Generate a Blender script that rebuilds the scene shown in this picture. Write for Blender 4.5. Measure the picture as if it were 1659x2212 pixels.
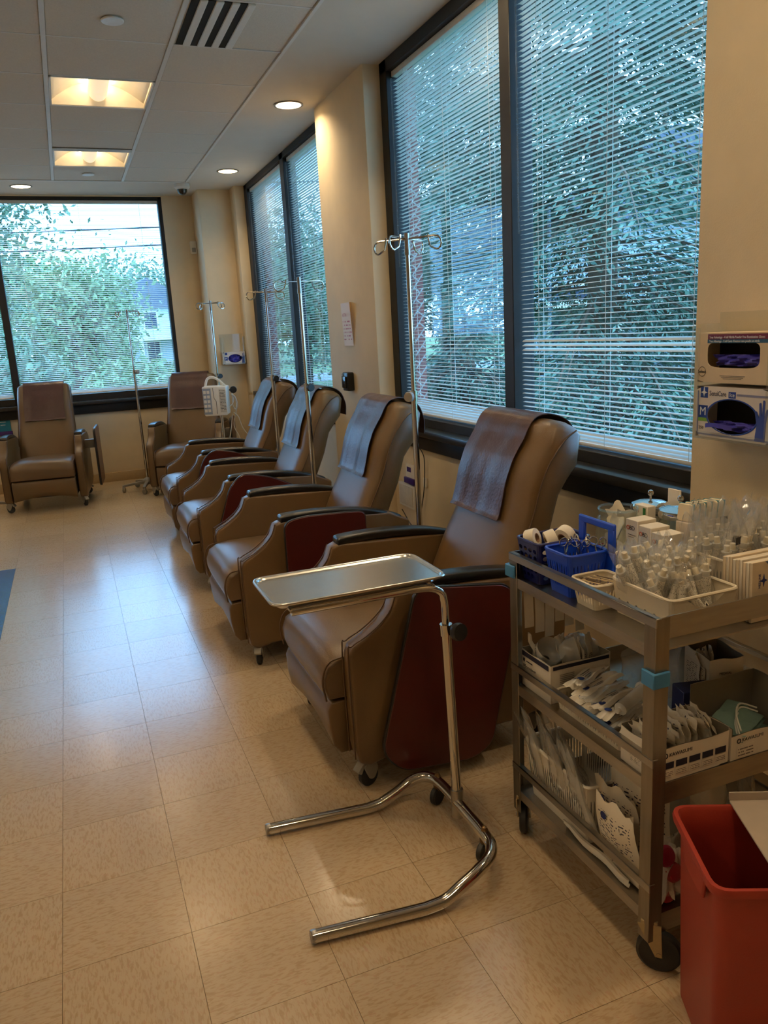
import bpy, bmesh, math, random
import numpy as np
from mathutils import Vector, Matrix
for o in list(bpy.data.objects): bpy.data.objects.remove(o, do_unlink=True)
random.seed(11); rng = np.random.default_rng(11)
scn = bpy.context.scene; COL = scn.collection
PI = math.pi
H = 2.9365                     # ceiling height, metres

# ------------------------------------------------------------------ camera
YAW, PITCH, ROLL, FPX, CAMH = -0.3675, 0.2282, -0.0555, 1696.8, 1.455
fw = Vector((-math.sin(YAW)*math.cos(PITCH), math.cos(YAW)*math.cos(PITCH), -math.sin(PITCH)))
rt = Vector((math.cos(YAW), math.sin(YAW), 0)); upv = rt.cross(fw)
r2 = math.cos(ROLL)*rt + math.sin(ROLL)*upv; u2 = -math.sin(ROLL)*rt + math.cos(ROLL)*upv
cam = bpy.data.cameras.new('camera'); camo = bpy.data.objects.new('camera', cam); COL.objects.link(camo)
cam.sensor_fit = 'HORIZONTAL'; cam.sensor_width = 36; cam.lens = FPX/1659*36; cam.clip_start = .05; cam.clip_end = 500
M = Matrix((r2, u2, -fw)).transposed().to_4x4(); M.translation = (0, 0, CAMH); camo.matrix_world = M
scn.camera = camo

# ------------------------------------------------------------------ world, exposure
SKY = (0.40, 0.69, 1.0); SKY_STRENGTH = 8.8
LAMP = (1.0, 0.78, 0.50); TROFFER_E = 160.0; DIMMED_E = 19.0; LENS_E = .8; CAN_E = 230.0
w = bpy.data.worlds.new('overcast_sky'); scn.world = w; w.use_nodes = True
bg = w.node_tree.nodes['Background']; bg.inputs[0].default_value = (*SKY, 1); bg.inputs[1].default_value = SKY_STRENGTH
vs = scn.view_settings; vs.view_transform = 'Standard'; vs.look = 'None'; vs.gamma = 1; vs.exposure = 0.0; vs.use_curve_mapping = False
try:
    scn.cycles.transparent_max_bounces = 32; scn.cycles.max_bounces = 10; scn.cycles.diffuse_bounces = 5; scn.cycles.glossy_bounces = 5
    scn.cycles.sample_clamp_indirect = 6
except Exception: pass

# ------------------------------------------------------------------ materials
def lin(c):
    return tuple(((x/255)/12.92 if x/255 <= .04045 else (((x/255)+.055)/1.055)**2.4) for x in c)
MATS = {}
def mat(name, rgb=None, rough=.5, metal=0, var=.06, scale=30, bump=0, bscale=200, coat=0, spec=.5, alpha=1, stretch=None, linear=False, aniso=0, trans=0, emit=None, sheen=0):
    if name in MATS: return MATS[name]
    m = bpy.data.materials.new(name); m.use_nodes = True; nt = m.node_tree; p = nt.nodes['Principled BSDF']
    c = rgb if linear else lin(rgb)
    tc = nt.nodes.new('ShaderNodeTexCoord'); mp = nt.nodes.new('ShaderNodeMapping'); nt.links.new(tc.outputs['Object'], mp.inputs[0])
    if stretch: mp.inputs['Scale'].default_value = stretch
    n = nt.nodes.new('ShaderNodeTexNoise'); n.inputs['Scale'].default_value = scale; n.inputs['Detail'].default_value = 4
    nt.links.new(mp.outputs[0], n.inputs[0])
    cr = nt.nodes.new('ShaderNodeMapRange'); cr.inputs[1].default_value = .3; cr.inputs[2].default_value = .7
    cr.inputs[3].default_value = 1-var; cr.inputs[4].default_value = 1+var; nt.links.new(n.outputs[0], cr.inputs[0])
    mx = nt.nodes.new('ShaderNodeVectorMath'); mx.operation = 'SCALE'; mx.inputs[0].default_value = c; nt.links.new(cr.outputs[0], mx.inputs['Scale'])
    nt.links.new(mx.outputs[0], p.inputs['Base Color'])
    p.inputs['Roughness'].default_value = rough; p.inputs['Metallic'].default_value = metal
    p.inputs['Specular IOR Level'].default_value = spec; p.inputs['Coat Weight'].default_value = coat; p.inputs['Coat Roughness'].default_value = .12
    p.inputs['Alpha'].default_value = alpha; p.inputs['Anisotropic'].default_value = aniso; p.inputs['Transmission Weight'].default_value = trans
    p.inputs['Sheen Weight'].default_value = sheen
    if emit:
        p.inputs['Emission Color'].default_value = (*emit[0], 1); p.inputs['Emission Strength'].default_value = emit[1]
    if bump:
        b = nt.nodes.new('ShaderNodeBump'); b.inputs['Strength'].default_value = bump; b.inputs['Distance'].default_value = .002
        n2 = nt.nodes.new('ShaderNodeTexNoise'); n2.inputs['Scale'].default_value = bscale; n2.inputs['Detail'].default_value = 3
        nt.links.new(mp.outputs[0], n2.inputs[0]); nt.links.new(n2.outputs[0], b.inputs['Height']); nt.links.new(b.outputs[0], p.inputs['Normal'])
    MATS[name] = m; return m
def clear(name, tint=(.96, .97, .97), gloss=.10, white=.06, rough=.08, fres=True, back=False):
    """thin clear plastic or glass: see-through film with a surface reflection"""
    if name in MATS: return MATS[name]
    m = bpy.data.materials.new(name); m.use_nodes = True; nt = m.node_tree; nt.nodes.clear()
    o = nt.nodes.new('ShaderNodeOutputMaterial'); t = nt.nodes.new('ShaderNodeBsdfTransparent'); t.inputs[0].default_value = (*tint, 1)
    g = nt.nodes.new('ShaderNodeBsdfGlossy'); g.inputs['Roughness'].default_value = rough
    d = nt.nodes.new('ShaderNodeBsdfTranslucent' if back else 'ShaderNodeBsdfDiffuse'); d.inputs[0].default_value = (.95, .94, .9, 1)
    a = nt.nodes.new('ShaderNodeMixShader'); a.inputs[0].default_value = white
    nt.links.new(t.outputs[0], a.inputs[1]); nt.links.new(d.outputs[0], a.inputs[2])
    b = nt.nodes.new('ShaderNodeMixShader'); nt.links.new(a.outputs[0], b.inputs[1]); nt.links.new(g.outputs[0], b.inputs[2])
    if fres:
        f = nt.nodes.new('ShaderNodeLayerWeight'); f.inputs[0].default_value = .5
        pw = nt.nodes.new('ShaderNodeMath'); pw.operation = 'POWER'; pw.inputs[1].default_value = 5; nt.links.new(f.outputs['Facing'], pw.inputs[0])
        mu = nt.nodes.new('ShaderNodeMath'); mu.operation = 'MULTIPLY_ADD'; mu.inputs[1].default_value = .9; mu.inputs[2].default_value = gloss; mu.use_clamp = True
        nt.links.new(pw.outputs[0], mu.inputs[0]); nt.links.new(mu.outputs[0], b.inputs[0])
    else: b.inputs[0].default_value = gloss
    nt.links.new(b.outputs[0], o.inputs[0]); MATS[name] = m; return m
def print_mat(name, base, ink, rows=12, u0=.15, u1=.85, v0=.1, v1=.6, ax=(0, 1), rough=.5, dens=.5):
    """paper or film with rows of small print"""
    if name in MATS: return MATS[name]
    m = bpy.data.materials.new(name); m.use_nodes = True; nt = m.node_tree; p = nt.nodes['Principled BSDF']; L = nt.links.new
    tc = nt.nodes.new('ShaderNodeTexCoord'); s = nt.nodes.new('ShaderNodeSeparateXYZ'); L(tc.outputs['Generated'], s.inputs[0])
    U, V = s.outputs[ax[0]], s.outputs[ax[1]]
    def mth(op, a, b=None):
        k = nt.nodes.new('ShaderNodeMath'); k.operation = op
        for i, v in enumerate((a, b)):
            if v is None: continue
            if isinstance(v, (int, float)): k.inputs[i].default_value = v
            else: L(v, k.inputs[i])
        return k.outputs[0]
    vr = mth('MULTIPLY', V, rows); line = mth('GREATER_THAN', mth('FRACT', vr), .6)
    cb = nt.nodes.new('ShaderNodeCombineXYZ'); L(mth('MULTIPLY', U, 13), cb.inputs[0]); L(mth('MULTIPLY', mth('FLOOR', vr), 3.7), cb.inputs[1])
    n = nt.nodes.new('ShaderNodeTexNoise'); n.inputs['Scale'].default_value = 1.0; n.inputs['Detail'].default_value = 2; L(cb.outputs[0], n.inputs[0])
    k = mth('MULTIPLY', line, mth('GREATER_THAN', n.outputs[0], dens))
    for a, lo, hi in ((U, u0, u1), (V, v0, v1)):
        k = mth('MULTIPLY', k, mth('MULTIPLY', mth('GREATER_THAN', a, lo), mth('LESS_THAN', a, hi)))
    mx = nt.nodes.new('ShaderNodeMix'); mx.data_type = 'RGBA'; L(k, mx.inputs[0]); mx.inputs[6].default_value = (*lin(base), 1); mx.inputs[7].default_value = (*lin(ink), 1)
    L(mx.outputs[2], p.inputs['Base Color']); p.inputs['Roughness'].default_value = rough
    MATS[name] = m; return m

# ------------------------------------------------------------------ mesh helpers
class MB:
    def __init__(s): s.v = []; s.f = []; s.mi = []; s.cur = 0
    def add(s, vs, fs):
        o = len(s.v); s.v += [tuple(x) for x in vs]; s.f += [tuple(i+o for i in f) for f in fs]; s.mi += [s.cur]*len(fs); return s
    def box(s, x0, y0, z0, x1, y1, z1, M=None):
        p = [Vector((x, y, z)) for z in (z0, z1) for y in (y0, y1) for x in (x0, x1)]
        if M is not None: p = [M @ q for q in p]
        return s.add(p, [(0, 2, 3, 1), (4, 5, 7, 6), (0, 1, 5, 4), (2, 6, 7, 3), (0, 4, 6, 2), (1, 3, 7, 5)])
    def prism(s, poly, a, b, ax='y'):
        P = {'y': lambda u, v, w: (u, w, v), 'x': lambda u, v, w: (w, u, v), 'z': lambda u, v, w: (u, v, w)}[ax]
        n = len(poly); vs = [P(u, v, a) for u, v in poly]+[P(u, v, b) for u, v in poly]
        fs = [tuple(range(n))[::-1], tuple(range(n, 2*n))]+[(i, (i+1) % n, n+(i+1) % n, n+i) for i in range(n)]
        return s.add(vs, fs)
    def loft(s, rings, caps=True, closed=True):
        n = len(rings[0]); vs = [p for r in rings for p in r]; fs = []
        for k in range(len(rings)-1):
            for i in range(n if closed else n-1):
                j = (i+1) % n; fs.append((k*n+i, k*n+j, (k+1)*n+j, (k+1)*n+i))
        if caps: fs.append(tuple(range(n))[::-1]); fs.append(tuple((len(rings)-1)*n+i for i in range(n)))
        return s.add(vs, fs)
    def tube(s, path, r, n=10, caps=True):
        path = [Vector(p) for p in path]; rr = r if isinstance(r, (list, tuple)) else [r]*len(path)
        t = [(path[min(i+1, len(path)-1)]-path[max(i-1, 0)]).normalized() for i in range(len(path))]
        a = t[0].orthogonal().normalized(); rings = []
        for i, p in enumerate(path):
            a = (a-t[i]*a.dot(t[i])).normalized(); b = t[i].cross(a)
            rings.append([p+rr[i]*(math.cos(k*2*PI/n)*a+math.sin(k*2*PI/n)*b) for k in range(n)])
        return s.loft(rings, caps)
    def lathe(s, prof, n=20, org=(0, 0, 0), M=None, caps=False):
        rings = []
        for r, z in prof:
            ring = [Vector((r*math.cos(k*2*PI/n), r*math.sin(k*2*PI/n), z)) for k in range(n)]
            if M is not None: ring = [M @ q for q in ring]
            rings.append([q+Vector(org) for q in ring])
        return s.loft(rings, caps)
    def torus(s, R, r, M, n=20, m=6):
        rings = []
        for i in range(n+1):
            a = i*2*PI/n
            rings.append([M @ Vector(((R+r*math.cos(b*2*PI/m))*math.cos(a), (R+r*math.cos(b*2*PI/m))*math.sin(a), r*math.sin(b*2*PI/m))) for b in range(m)])
        return s.loft(rings, False)
    def grid(s, fn, nu, nv):
        vs = [fn(i/nu, j/nv) for j in range(nv+1) for i in range(nu+1)]
        return s.add(vs, [(j*(nu+1)+i, j*(nu+1)+i+1, (j+1)*(nu+1)+i+1, (j+1)*(nu+1)+i) for j in range(nv) for i in range(nu)])
    def mesh(s, name, mats, bevel=0, seg=2, smooth=40, recalc=True, bang=35):
        me = bpy.data.meshes.new(name); me.from_pydata([tuple(v) for v in s.v], [], s.f)
        for i, k in enumerate(s.mi): me.polygons[i].material_index = k
        bm = bmesh.new(); bm.from_mesh(me)
        if recalc: bmesh.ops.recalc_face_normals(bm, faces=bm.faces)
        if bevel:
            es = [e for e in bm.edges if len(e.link_faces) == 2 and e.calc_face_angle(0) > math.radians(bang)]
            bmesh.ops.bevel(bm, geom=es, offset=bevel, segments=seg, profile=.5, affect='EDGES', clamp_overlap=True)
        bm.to_mesh(me); bm.free()
        if smooth:
            me.shade_smooth(); me.set_sharp_from_angle(angle=math.radians(smooth))
        for m in (mats if isinstance(mats, (list, tuple)) else [mats]): me.materials.append(m)
        return me
    def build(s, name, mats, parent=None, **k): return link(name, s.mesh(name, mats, **k), parent)
def link(name, me, parent=None, loc=None, rot=None):
    o = bpy.data.objects.new(name, me); COL.objects.link(o)
    if parent: o.parent = parent
    if loc: o.location = loc
    if rot: o.rotation_euler = rot
    return o
def tag(o, label=None, cat=None, group=None, kind=None):
    if label: o['label'] = label
    if cat: o['category'] = cat
    if group: o['group'] = group
    if kind: o['kind'] = kind
    return o
def thing(name, label, cat, loc=(0, 0, 0), rz=0, group=None):
    o = bpy.data.objects.new(name, None); COL.objects.link(o); o.location = loc; o.rotation_euler = (0, 0, rz); o.empty_display_size = .05
    return tag(o, label, cat, group)
def structure(name, label=None, cat=None):
    o = bpy.data.objects.new(name, None); COL.objects.link(o); return tag(o, label, cat, None, 'structure')
CACHE = {}
def cached(key, fn):
    if key not in CACHE: CACHE[key] = fn()
    return CACHE[key]
def frame(org, right, up):
    r, u = Vector(right).normalized(), Vector(up).normalized(); n = r.cross(u)
    m = Matrix((r, u, n)).transposed().to_4x4(); m.translation = org; return m
def text(name, s, size, org, right, up, m, parent, align='CENTER', sx=1, ext=.0002):
    cu = bpy.data.curves.new('t', 'FONT'); cu.body = s; cu.size = size; cu.extrude = ext; cu.align_x = align; cu.align_y = 'CENTER'; cu.resolution_u = 2
    ob = bpy.data.objects.new('t', cu); COL.objects.link(ob)
    me = bpy.data.meshes.new_from_object(ob.evaluated_get(bpy.context.evaluated_depsgraph_get()))
    bpy.data.objects.remove(ob, do_unlink=True)
    if sx != 1: me.transform(Matrix.Diagonal((sx, 1, 1, 1)))
    me.transform(frame(org, right, up)); me.materials.clear(); me.materials.append(m); return link(name, me, parent)
def quad(name, org, right, up, w, h, m, parent, t=.0004):
    """a thin printed patch centred on org"""
    b = MB().box(-w/2, -h/2, -t/2, w/2, h/2, t/2, frame(org, right, up)); return b.build(name, m, parent, smooth=0)
def rounded(poly, r, n=5):
    out = []; N = len(poly)
    for i in range(N):
        p0, p1, p2 = Vector(poly[i-1]), Vector(poly[i]), Vector(poly[(i+1) % N])
        a, b = (p0-p1), (p2-p1); rr = min(r, a.length*.45, b.length*.45); a.normalize(); b.normalize()
        for k in range(n+1):
            t = k/n; q = p1+a*rr*(1-t)**2+b*rr*t**2; out.append((q.x, q.y))
    return out
def rrect(w, h, r, n=4): return rounded([(-w/2, -h/2), (w/2, -h/2), (w/2, h/2), (-w/2, h/2)], r, n)
def bez(pts, n=8):
    """smooth path through points (Catmull-Rom)"""
    P = [Vector(p) for p in pts]; P = [2*P[0]-P[1]]+P+[2*P[-1]-P[-2]]; out = []
    for i in range(1, len(P)-2):
        for k in range(n):
            t = k/n; a, b, c, d = P[i-1], P[i], P[i+1], P[i+2]
            out.append(.5*((2*b)+(-a+c)*t+(2*a-5*b+4*c-d)*t*t+(-a+3*b-3*c+d)*t**3))
    return out+[P[-2]]

wallm = mat('wall_paint', (226, 206, 170), .75, var=.03, scale=8, bump=.25, bscale=260)
ceilm = mat('ceiling_paint', (206, 200, 188), .85, var=.02, scale=6, bump=.1)
tilem = mat('acoustic_panel', (206, 200, 188), .95, var=.05, scale=120, bump=.5, bscale=260)
gridm = mat('ceiling_grid', (214, 212, 206), .5, var=.02)
darkm = mat('dark_window_metal', (38, 36, 34), .55, var=.1, scale=12, spec=.3)
trimm = mat('baseboard_vinyl', (176, 148, 104), .5, var=.04)
chrome = mat('chrome', (205, 202, 196), .09, 1, var=.03, scale=20)
steel = mat('brushed_steel', (168, 162, 152), .3, 1, var=.08, scale=12, stretch=(1, 1, 8), bump=.08, bscale=90)
traym = mat('tray_steel', (200, 198, 192), .24, 1, var=.04, scale=14, stretch=(.3, 12, 1), bump=.05, bscale=120)
blackp = mat('black_plastic', (22, 21, 21), .35, var=.1)
greyp = mat('grey_plastic', (158, 152, 142), .45, var=.05)
whitep = mat('white_plastic', (232, 224, 208), .4, var=.03)
rubber = mat('black_rubber', (28, 27, 26), .55, var=.15)
card = mat('white_card', (226, 216, 198), .7, var=.03, scale=20)
cardin = mat('grey_card_inside', (122, 116, 102), .8, var=.05, scale=20)
ink = mat('black_ink', (34, 32, 34), .6)
paper = mat('white_paper', (232, 224, 208), .75, var=.03)
navy = mat('navy_ink', (24, 40, 110), .5)
film = clear('clear_film', tint=(1, 1, 1), gloss=.10, white=.085, rough=.06, back=True)
glass = clear('jar_glass', tint=(.9, .96, .95), gloss=.05, white=.02)
acryl = clear('clear_acrylic', tint=(.95, .96, .95), gloss=.03, white=.04)
pane_m = clear('window_pane', tint=(.74, .86, .95), gloss=0.02, white=0, rough=0)

# ------------------------------------------------------------------ floor
T = .3048; X0, Y0 = -.2019, 1.7808
XL, XR, YB, YF = -4.2, 1.79, -3.0, 8.95
def tile_mat(name, base, fleck, pink, sx, sy):
    m = bpy.data.materials.new(name); m.use_nodes = True; nt = m.node_tree; p = nt.nodes['Principled BSDF']; L = nt.links.new
    g = nt.nodes.new('ShaderNodeNewGeometry'); mp = nt.nodes.new('ShaderNodeMapping'); mp.inputs['Scale'].default_value = (sx, sy, 1); L(g.outputs['Position'], mp.inputs[0])
    def noise(sc, det, a, b):
        n = nt.nodes.new('ShaderNodeTexNoise'); n.inputs['Scale'].default_value = sc; n.inputs['Detail'].default_value = det; n.inputs['Distortion'].default_value = .6
        L(mp.outputs[0], n.inputs[0]); r = nt.nodes.new('ShaderNodeMapRange'); r.inputs[1].default_value = a; r.inputs[2].default_value = b; L(n.outputs[0], r.inputs[0]); return r.outputs[0]
    def mix(f, a, b):
        x = nt.nodes.new('ShaderNodeMix'); x.data_type = 'RGBA'; L(f, x.inputs[0])
        for i, v in ((6, a), (7, b)):
            if isinstance(v, tuple): x.inputs[i].default_value = (*lin(v), 1)
            else: L(v, x.inputs[i])
        return x.outputs[2]
    c = mix(noise(75, 3, .50, .62), base, fleck); c = mix(noise(95, 2, .60, .68), c, pink)
    oi = nt.nodes.new('ShaderNodeObjectInfo'); mr = nt.nodes.new('ShaderNodeMapRange'); mr.inputs[3].default_value = .94; mr.inputs[4].default_value = 1.04; L(oi.outputs['Random'], mr.inputs[0])
    sc = nt.nodes.new('ShaderNodeVectorMath'); sc.operation = 'SCALE'; L(c, sc.inputs[0]); L(mr.outputs[0], sc.inputs['Scale'])
    L(sc.outputs[0], p.inputs['Base Color']); p.inputs['Roughness'].default_value = .25; p.inputs['Specular IOR Level'].default_value = .95
    n2 = nt.nodes.new('ShaderNodeTexNoise'); n2.inputs['Scale'].default_value = 6; n2.inputs['Detail'].default_value = 3; L(g.outputs['Position'], n2.inputs[0])
    r2_ = nt.nodes.new('ShaderNodeMapRange'); r2_.inputs[3].default_value = .17; r2_.inputs[4].default_value = .22; L(n2.outputs[0], r2_.inputs[0]); L(r2_.outputs[0], p.inputs['Roughness'])
    return m
tA = tile_mat('vinyl_tile_grain_across', (194, 170, 136), (180, 152, 115), (188, 153, 121), .55, 2.1)
tB = tile_mat('vinyl_tile_grain_along', (194, 170, 136), (180, 152, 115), (188, 153, 121), 2.1, .55)
tBl = tile_mat('blue_vinyl_tile', (58, 74, 128), (48, 62, 112), (66, 84, 138), .55, 2.1)
floor = structure('floor')
MB().box(XL, YB, -.12, 1.9, YF+.1, -.0022).build('subfloor', mat('dark_grout', (112, 88, 58), .8), floor, smooth=0)
g_ = .0006
def tmesh(m): return MB().box(g_, g_, -.0022, T-g_, T-g_, 0).mesh('tile', m, smooth=0)
tmA, tmB, tmBl = tmesh(tA), tmesh(tB), tmesh(tBl)
rest = MB(); rest_mats = [tA, tB, tBl]
for i in range(-14, 7):
    for j in range(-16, 24):
        x, y = X0+i*T, Y0+j*T
        if x+T < XL or y > YF or x > 1.88: continue
        blue = i <= -2 and i >= -5 and 1 <= j <= 12
        k = 2 if blue else (i+j) % 2
        if -3 <= i and y > .8 and not (y < 3 and i < -2):
            link('floor_tile', (tmA, tmB, tmBl)[k], floor, (x, y, 0))
        else:
            rest.cur = k; rest.box(max(x, XL)+g_, y+g_, -.0022, min(x+T, 1.88)-g_, min(y+T, YF)-g_, 0)
r_ = rest.build('floor_tiles_beyond', rest_mats, floor, smooth=0); r_['kind'] = 'stuff'

# ------------------------------------------------------------------ walls
def wallbox(name, boxes, m=wallm, bevel=.006, parent=None):
    r = structure(name)
    for nm, b in boxes: MB().box(*b).build(nm, m, r, bevel=bevel, smooth=30)
    return r
wallbox('wall_right', [('wall_below_windows', (1.87, 1.9, 0, 2.04, 8.4, .888)), ('near_pier', (1.79, YB, 0, 2.04, 1.93, H+.1))])
wallbox('wall_column', [('column', (1.79, 4.61, 0, 2.04, 5.56, H+.1))], bevel=.01)
wallbox('wall_corner', [('pier', (1.79, 8.35, 0, 2.04, 8.60, H+.1)), ('corner_column', (1.462, 8.56, 0, 2.04, 9.2, H+.1))], bevel=.018)
wallbox('wall_far', [('wall_below_window', (-2.1, 8.95, 0, 1.50, 9.12, .888)), ('wall_beside_corner', (1.145, 8.95, .888, 1.50, 9.12, H+.1)),
                     ('wall_left_of_window', (XL-.2, 8.95, 0, -2.1, 9.12, H+.1)), ('window_head', (-2.1, 8.95, 2.925, 1.145, 9.12, H+.1))])
wallbox('wall_left', [('wall_panel', (XL-.2, YB, 0, XL, 9.1, H+.1))]); wallbox('wall_back', [('wall_panel', (XL-.2, YB-.2, 0, 2.04, YB, H+.1))])
bb = structure('baseboard_far'); MB().box(-4.2, 8.936, 0, 1.462, 8.95, .10).build('baseboard_strip', trimm, bb, bevel=.003)
bb = structure('baseboard_corner'); MB().box(1.448, 8.546, 0, 1.79, 8.56, .10).box(1.448, 8.56, 0, 1.462, 8.936, .10).build('baseboard_strip', trimm, bb)
bb = structure('baseboard_right'); MB().box(1.856, 1.93, 0, 1.87, 4.61, .10).box(1.856, 5.56, 0, 1.87, 8.35, .10).box(1.776, 4.6, 0, 1.79, 5.57, .10).box(1.776, YB, 0, 1.79, 1.94, .10).build('baseboard_strip', trimm, bb)

def brick_mat():
    m = bpy.data.materials.new('red_brick'); m.use_nodes = True; nt = m.node_tree; p = nt.nodes['Principled BSDF']
    b = nt.nodes.new('ShaderNodeTexBrick'); g = nt.nodes.new('ShaderNodeNewGeometry'); mp = nt.nodes.new('ShaderNodeMapping'); mp.inputs['Rotation'].default_value = (PI/2, 0, .9)
    nt.links.new(g.outputs['Position'], mp.inputs[0]); nt.links.new(mp.outputs[0], b.inputs[0]); b.inputs['Scale'].default_value = 5
    b.inputs['Color1'].default_value = (*lin((150, 84, 70)), 1); b.inputs['Color2'].default_value = (*lin((128, 70, 62)), 1); b.inputs['Mortar'].default_value = (*lin((176, 166, 156)), 1)
    nt.links.new(b.outputs[0], p.inputs['Base Color']); p.inputs['Roughness'].default_value = .9; return m
brickm = brick_mat()
for i, (n, b) in enumerate([('wall_outer_near', (2.04, -3, -.3, 2.11, 1.9, 3.6)), ('wall_outer_column', (2.04, 4.59, -.3, 2.11, 5.58, 3.6)), ('wall_outer_corner', (2.04, 8.33, -.3, 2.11, 9.2, 3.6)), ('wall_outer_sill', (2.04, 1.9, -.3, 2.11, 8.33, .8))]):
    r = structure(n); MB().box(*b).build('brick_facing', brickm, r, smooth=0)

# ------------------------------------------------------------------ ceiling
ceil = structure('ceiling'); S = 2*T; CX, CY, GE = .1068, 4.5425, 1.309
MB().box(GE, YB, H, 2.11, 9.2, H+.14).build('soffit_by_windows', ceilm, ceil, smooth=0)
MB().box(XL-.2, 8.2, H, GE, 9.2, H+.14).build('soffit_by_far_window', ceilm, ceil, smooth=0)
MB().box(XL-.2, YB-.2, H+.14, 2.15, 9.25, H+.24).build('roof_slab', ceilm, ceil, smooth=0)
MB().box(GE-.012, YB, H-.004, GE+.006, 8.212, H+.02).box(XL, 8.19, H-.004, GE, 8.212, H+.02).build('perimeter_angle', gridm, ceil)
VENT = (1, -1); TROFF = [(0, 1), (0, 4), (0, -2), (0, -5), (0, -8), (-4, 1), (-4, 4), (-4, -2), (-4, -5), (-4, -8)]
pm = MB().box(.012, .005, .004, S-.012, S-.005, .02).mesh('ceiling_panel', tilem, bevel=.004, seg=1)
lastp = MB().box(.012, .005, .004, GE-CX-S-.014, S-.005, .02).mesh('ceiling_panel', tilem, bevel=.004, seg=1)
for i in range(-7, 2):
    for j in range(-12, 6):
        x, y = CX+i*S, CY+j*S
        if x < XL-.1 or (i, j) in TROFF or (i, j) == VENT: continue
        link('ceiling_panel', lastp if i == 1 else pm, ceil, (x, y, H))
for i in range(-7, 2):
    x = CX+i*S; MB().box(x-.012, YB, H-.001, x+.012, 8.2, H+.02).build('grid_runner', gridm, ceil, bevel=.001, seg=1)
for j in range(-12, 7):
    y = CY+j*S; MB().box(XL, y-.005, H+.003, GE, y+.005, H+.02).build('cross_tee', gridm, ceil, smooth=0)

lampw = mat('lamp_tube', (255, 240, 215), .5, emit=(LAMP, TROFFER_E)); lampd = mat('lamp_tube_dimmed', (255, 240, 215), .5, emit=(LAMP, DIMMED_E)); lensm = mat('lamp_lens', (244, 226, 190), .5, emit=(LAMP, LENS_E)); lampb = mat('lamp_bulb', (255, 240, 215), .5, emit=(LAMP, CAN_E))
refl = mat('white_reflector', (240, 232, 214), .5, var=.02); canr = mat('can_reflector', (225, 215, 195), .25, .8, var=.03)
def troffer(i, j, label):
    t = thing('ceiling_light', label, 'light', (CX+i*S+S/2, CY+j*S+S/2, H), 0, 'square recessed ceiling lights')
    a = S/2-.013
    f = MB()
    for b in ((-a, -a, -a+.012, a), (a-.012, -a, a, a), (-a, -a, a, -a+.012), (-a, a-.012, a, a)): f.box(b[0], b[1], .0, b[2], b[3], .012)
    f.build('frame', gridm, t)
    # curved reflector wings running along the lamp
    q = a-.012
    prof = [(-q, .004), (-q, .03)]+[(-q+(q-.05)*k/10, .03+.105*math.sin(PI*.5*k/10)) for k in range(11)]
    for s in (-1, 1):
        MB().grid(lambda u, v: (s*-prof[round(u*12)][0], -q+2*q*v, prof[round(u*12)][1]), 12, 1).build('reflector', refl, t)
    for s in (-1, 1):
        MB().prism([(-q, .004), (q, .004), (q, .135), (-q, .135)], s*q-.004*(s > 0), s*q+.004*(s < 0)).build('end_plate', refl, t)
    ln = []
    for y, sc in ((-q+.004, .25), (-q+.010, .55), (-q+.022, .82), (-q+.045, 1), (q-.03, 1), (q-.004, .9)): ln.append([Vector((.060*sc*math.cos(k*PI/12), y, .088-.064*math.sin(k*PI/12)*sc)) for k in range(13)])
    MB().loft(ln, False, False).build('lamp_lens', lensm, t)
    for sg in (-1, 1): MB().tube([(sg*.068, -q+.03, .114), (sg*.068, q-.03, .114)], .010, 8).build('lamp_tube', lampd if (i, j) in labs else lampw, t)
    MB().box(-.07, -q, .135, .07, q, .139).build('housing_top', refl, t)
    return t
labs = {(0, 1): 'large glowing square ceiling light with a rounded lens, beside the column', (0, 4): 'glowing square ceiling light behind a slotted grille, toward the far window'}
for ij in TROFF: troffer(*ij, labs.get(ij, 'square recessed ceiling light over the near part and other side of the room'))
def can(x, y, label):
    t = thing('downlight', label, 'light', (x, y, H), 0, 'round recessed downlights')
    MB().lathe([(.098, -.002), (.098, -.006), (.084, -.006), (.084, 0.0)], 28).build('trim_ring', mat('can_trim', (120, 112, 100), .4), t)
    MB().lathe([(.084, -.004), (.078, .03), (.066, .07), (.06, .075)], 28).build('reflector', canr, t)
    MB().lathe([(.066, .068), (.06, .055), (.03, .05), (.0005, .049)], 20).build('bulb', lampb, t)
# holes for the cans are cut by leaving the cans slightly proud: the soffit gets real round holes below
CANS = [(1.592, 5.479, 'round downlight in the soffit next to the column'), (1.598, 7.627, 'round downlight in the soffit near the corner window'), (-.173, 8.491, 'round downlight in front of the far window'),
        (1.595, 3.33, 'round downlight above the near window'), (1.595, 1.18, 'round downlight above the glove dispenser'), (-2.3, 8.491, 'round downlight at the far end of the far window')]
for c in CANS: can(*c)
def cut_holes(o):
    me = MB(); 
    for x, y, _ in CANS: me.lathe([(.083, H-.05), (.083, H+.09)], 28, (x, y, 0), caps=True)
    c = me.build('hole_cutter', ceilm, None, smooth=0); md = o.modifiers.new('holes', 'BOOLEAN'); md.object = c; md.operation = 'DIFFERENCE'; md.solver = 'EXACT'
    nm = bpy.data.meshes.new_from_object(o.evaluated_get(bpy.context.evaluated_depsgraph_get())); o.modifiers.clear(); o.data = nm; bpy.data.objects.remove(c, do_unlink=True)
for o in list(COL.objects):
    if o.name.startswith('soffit_'): cut_holes(o)

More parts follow.
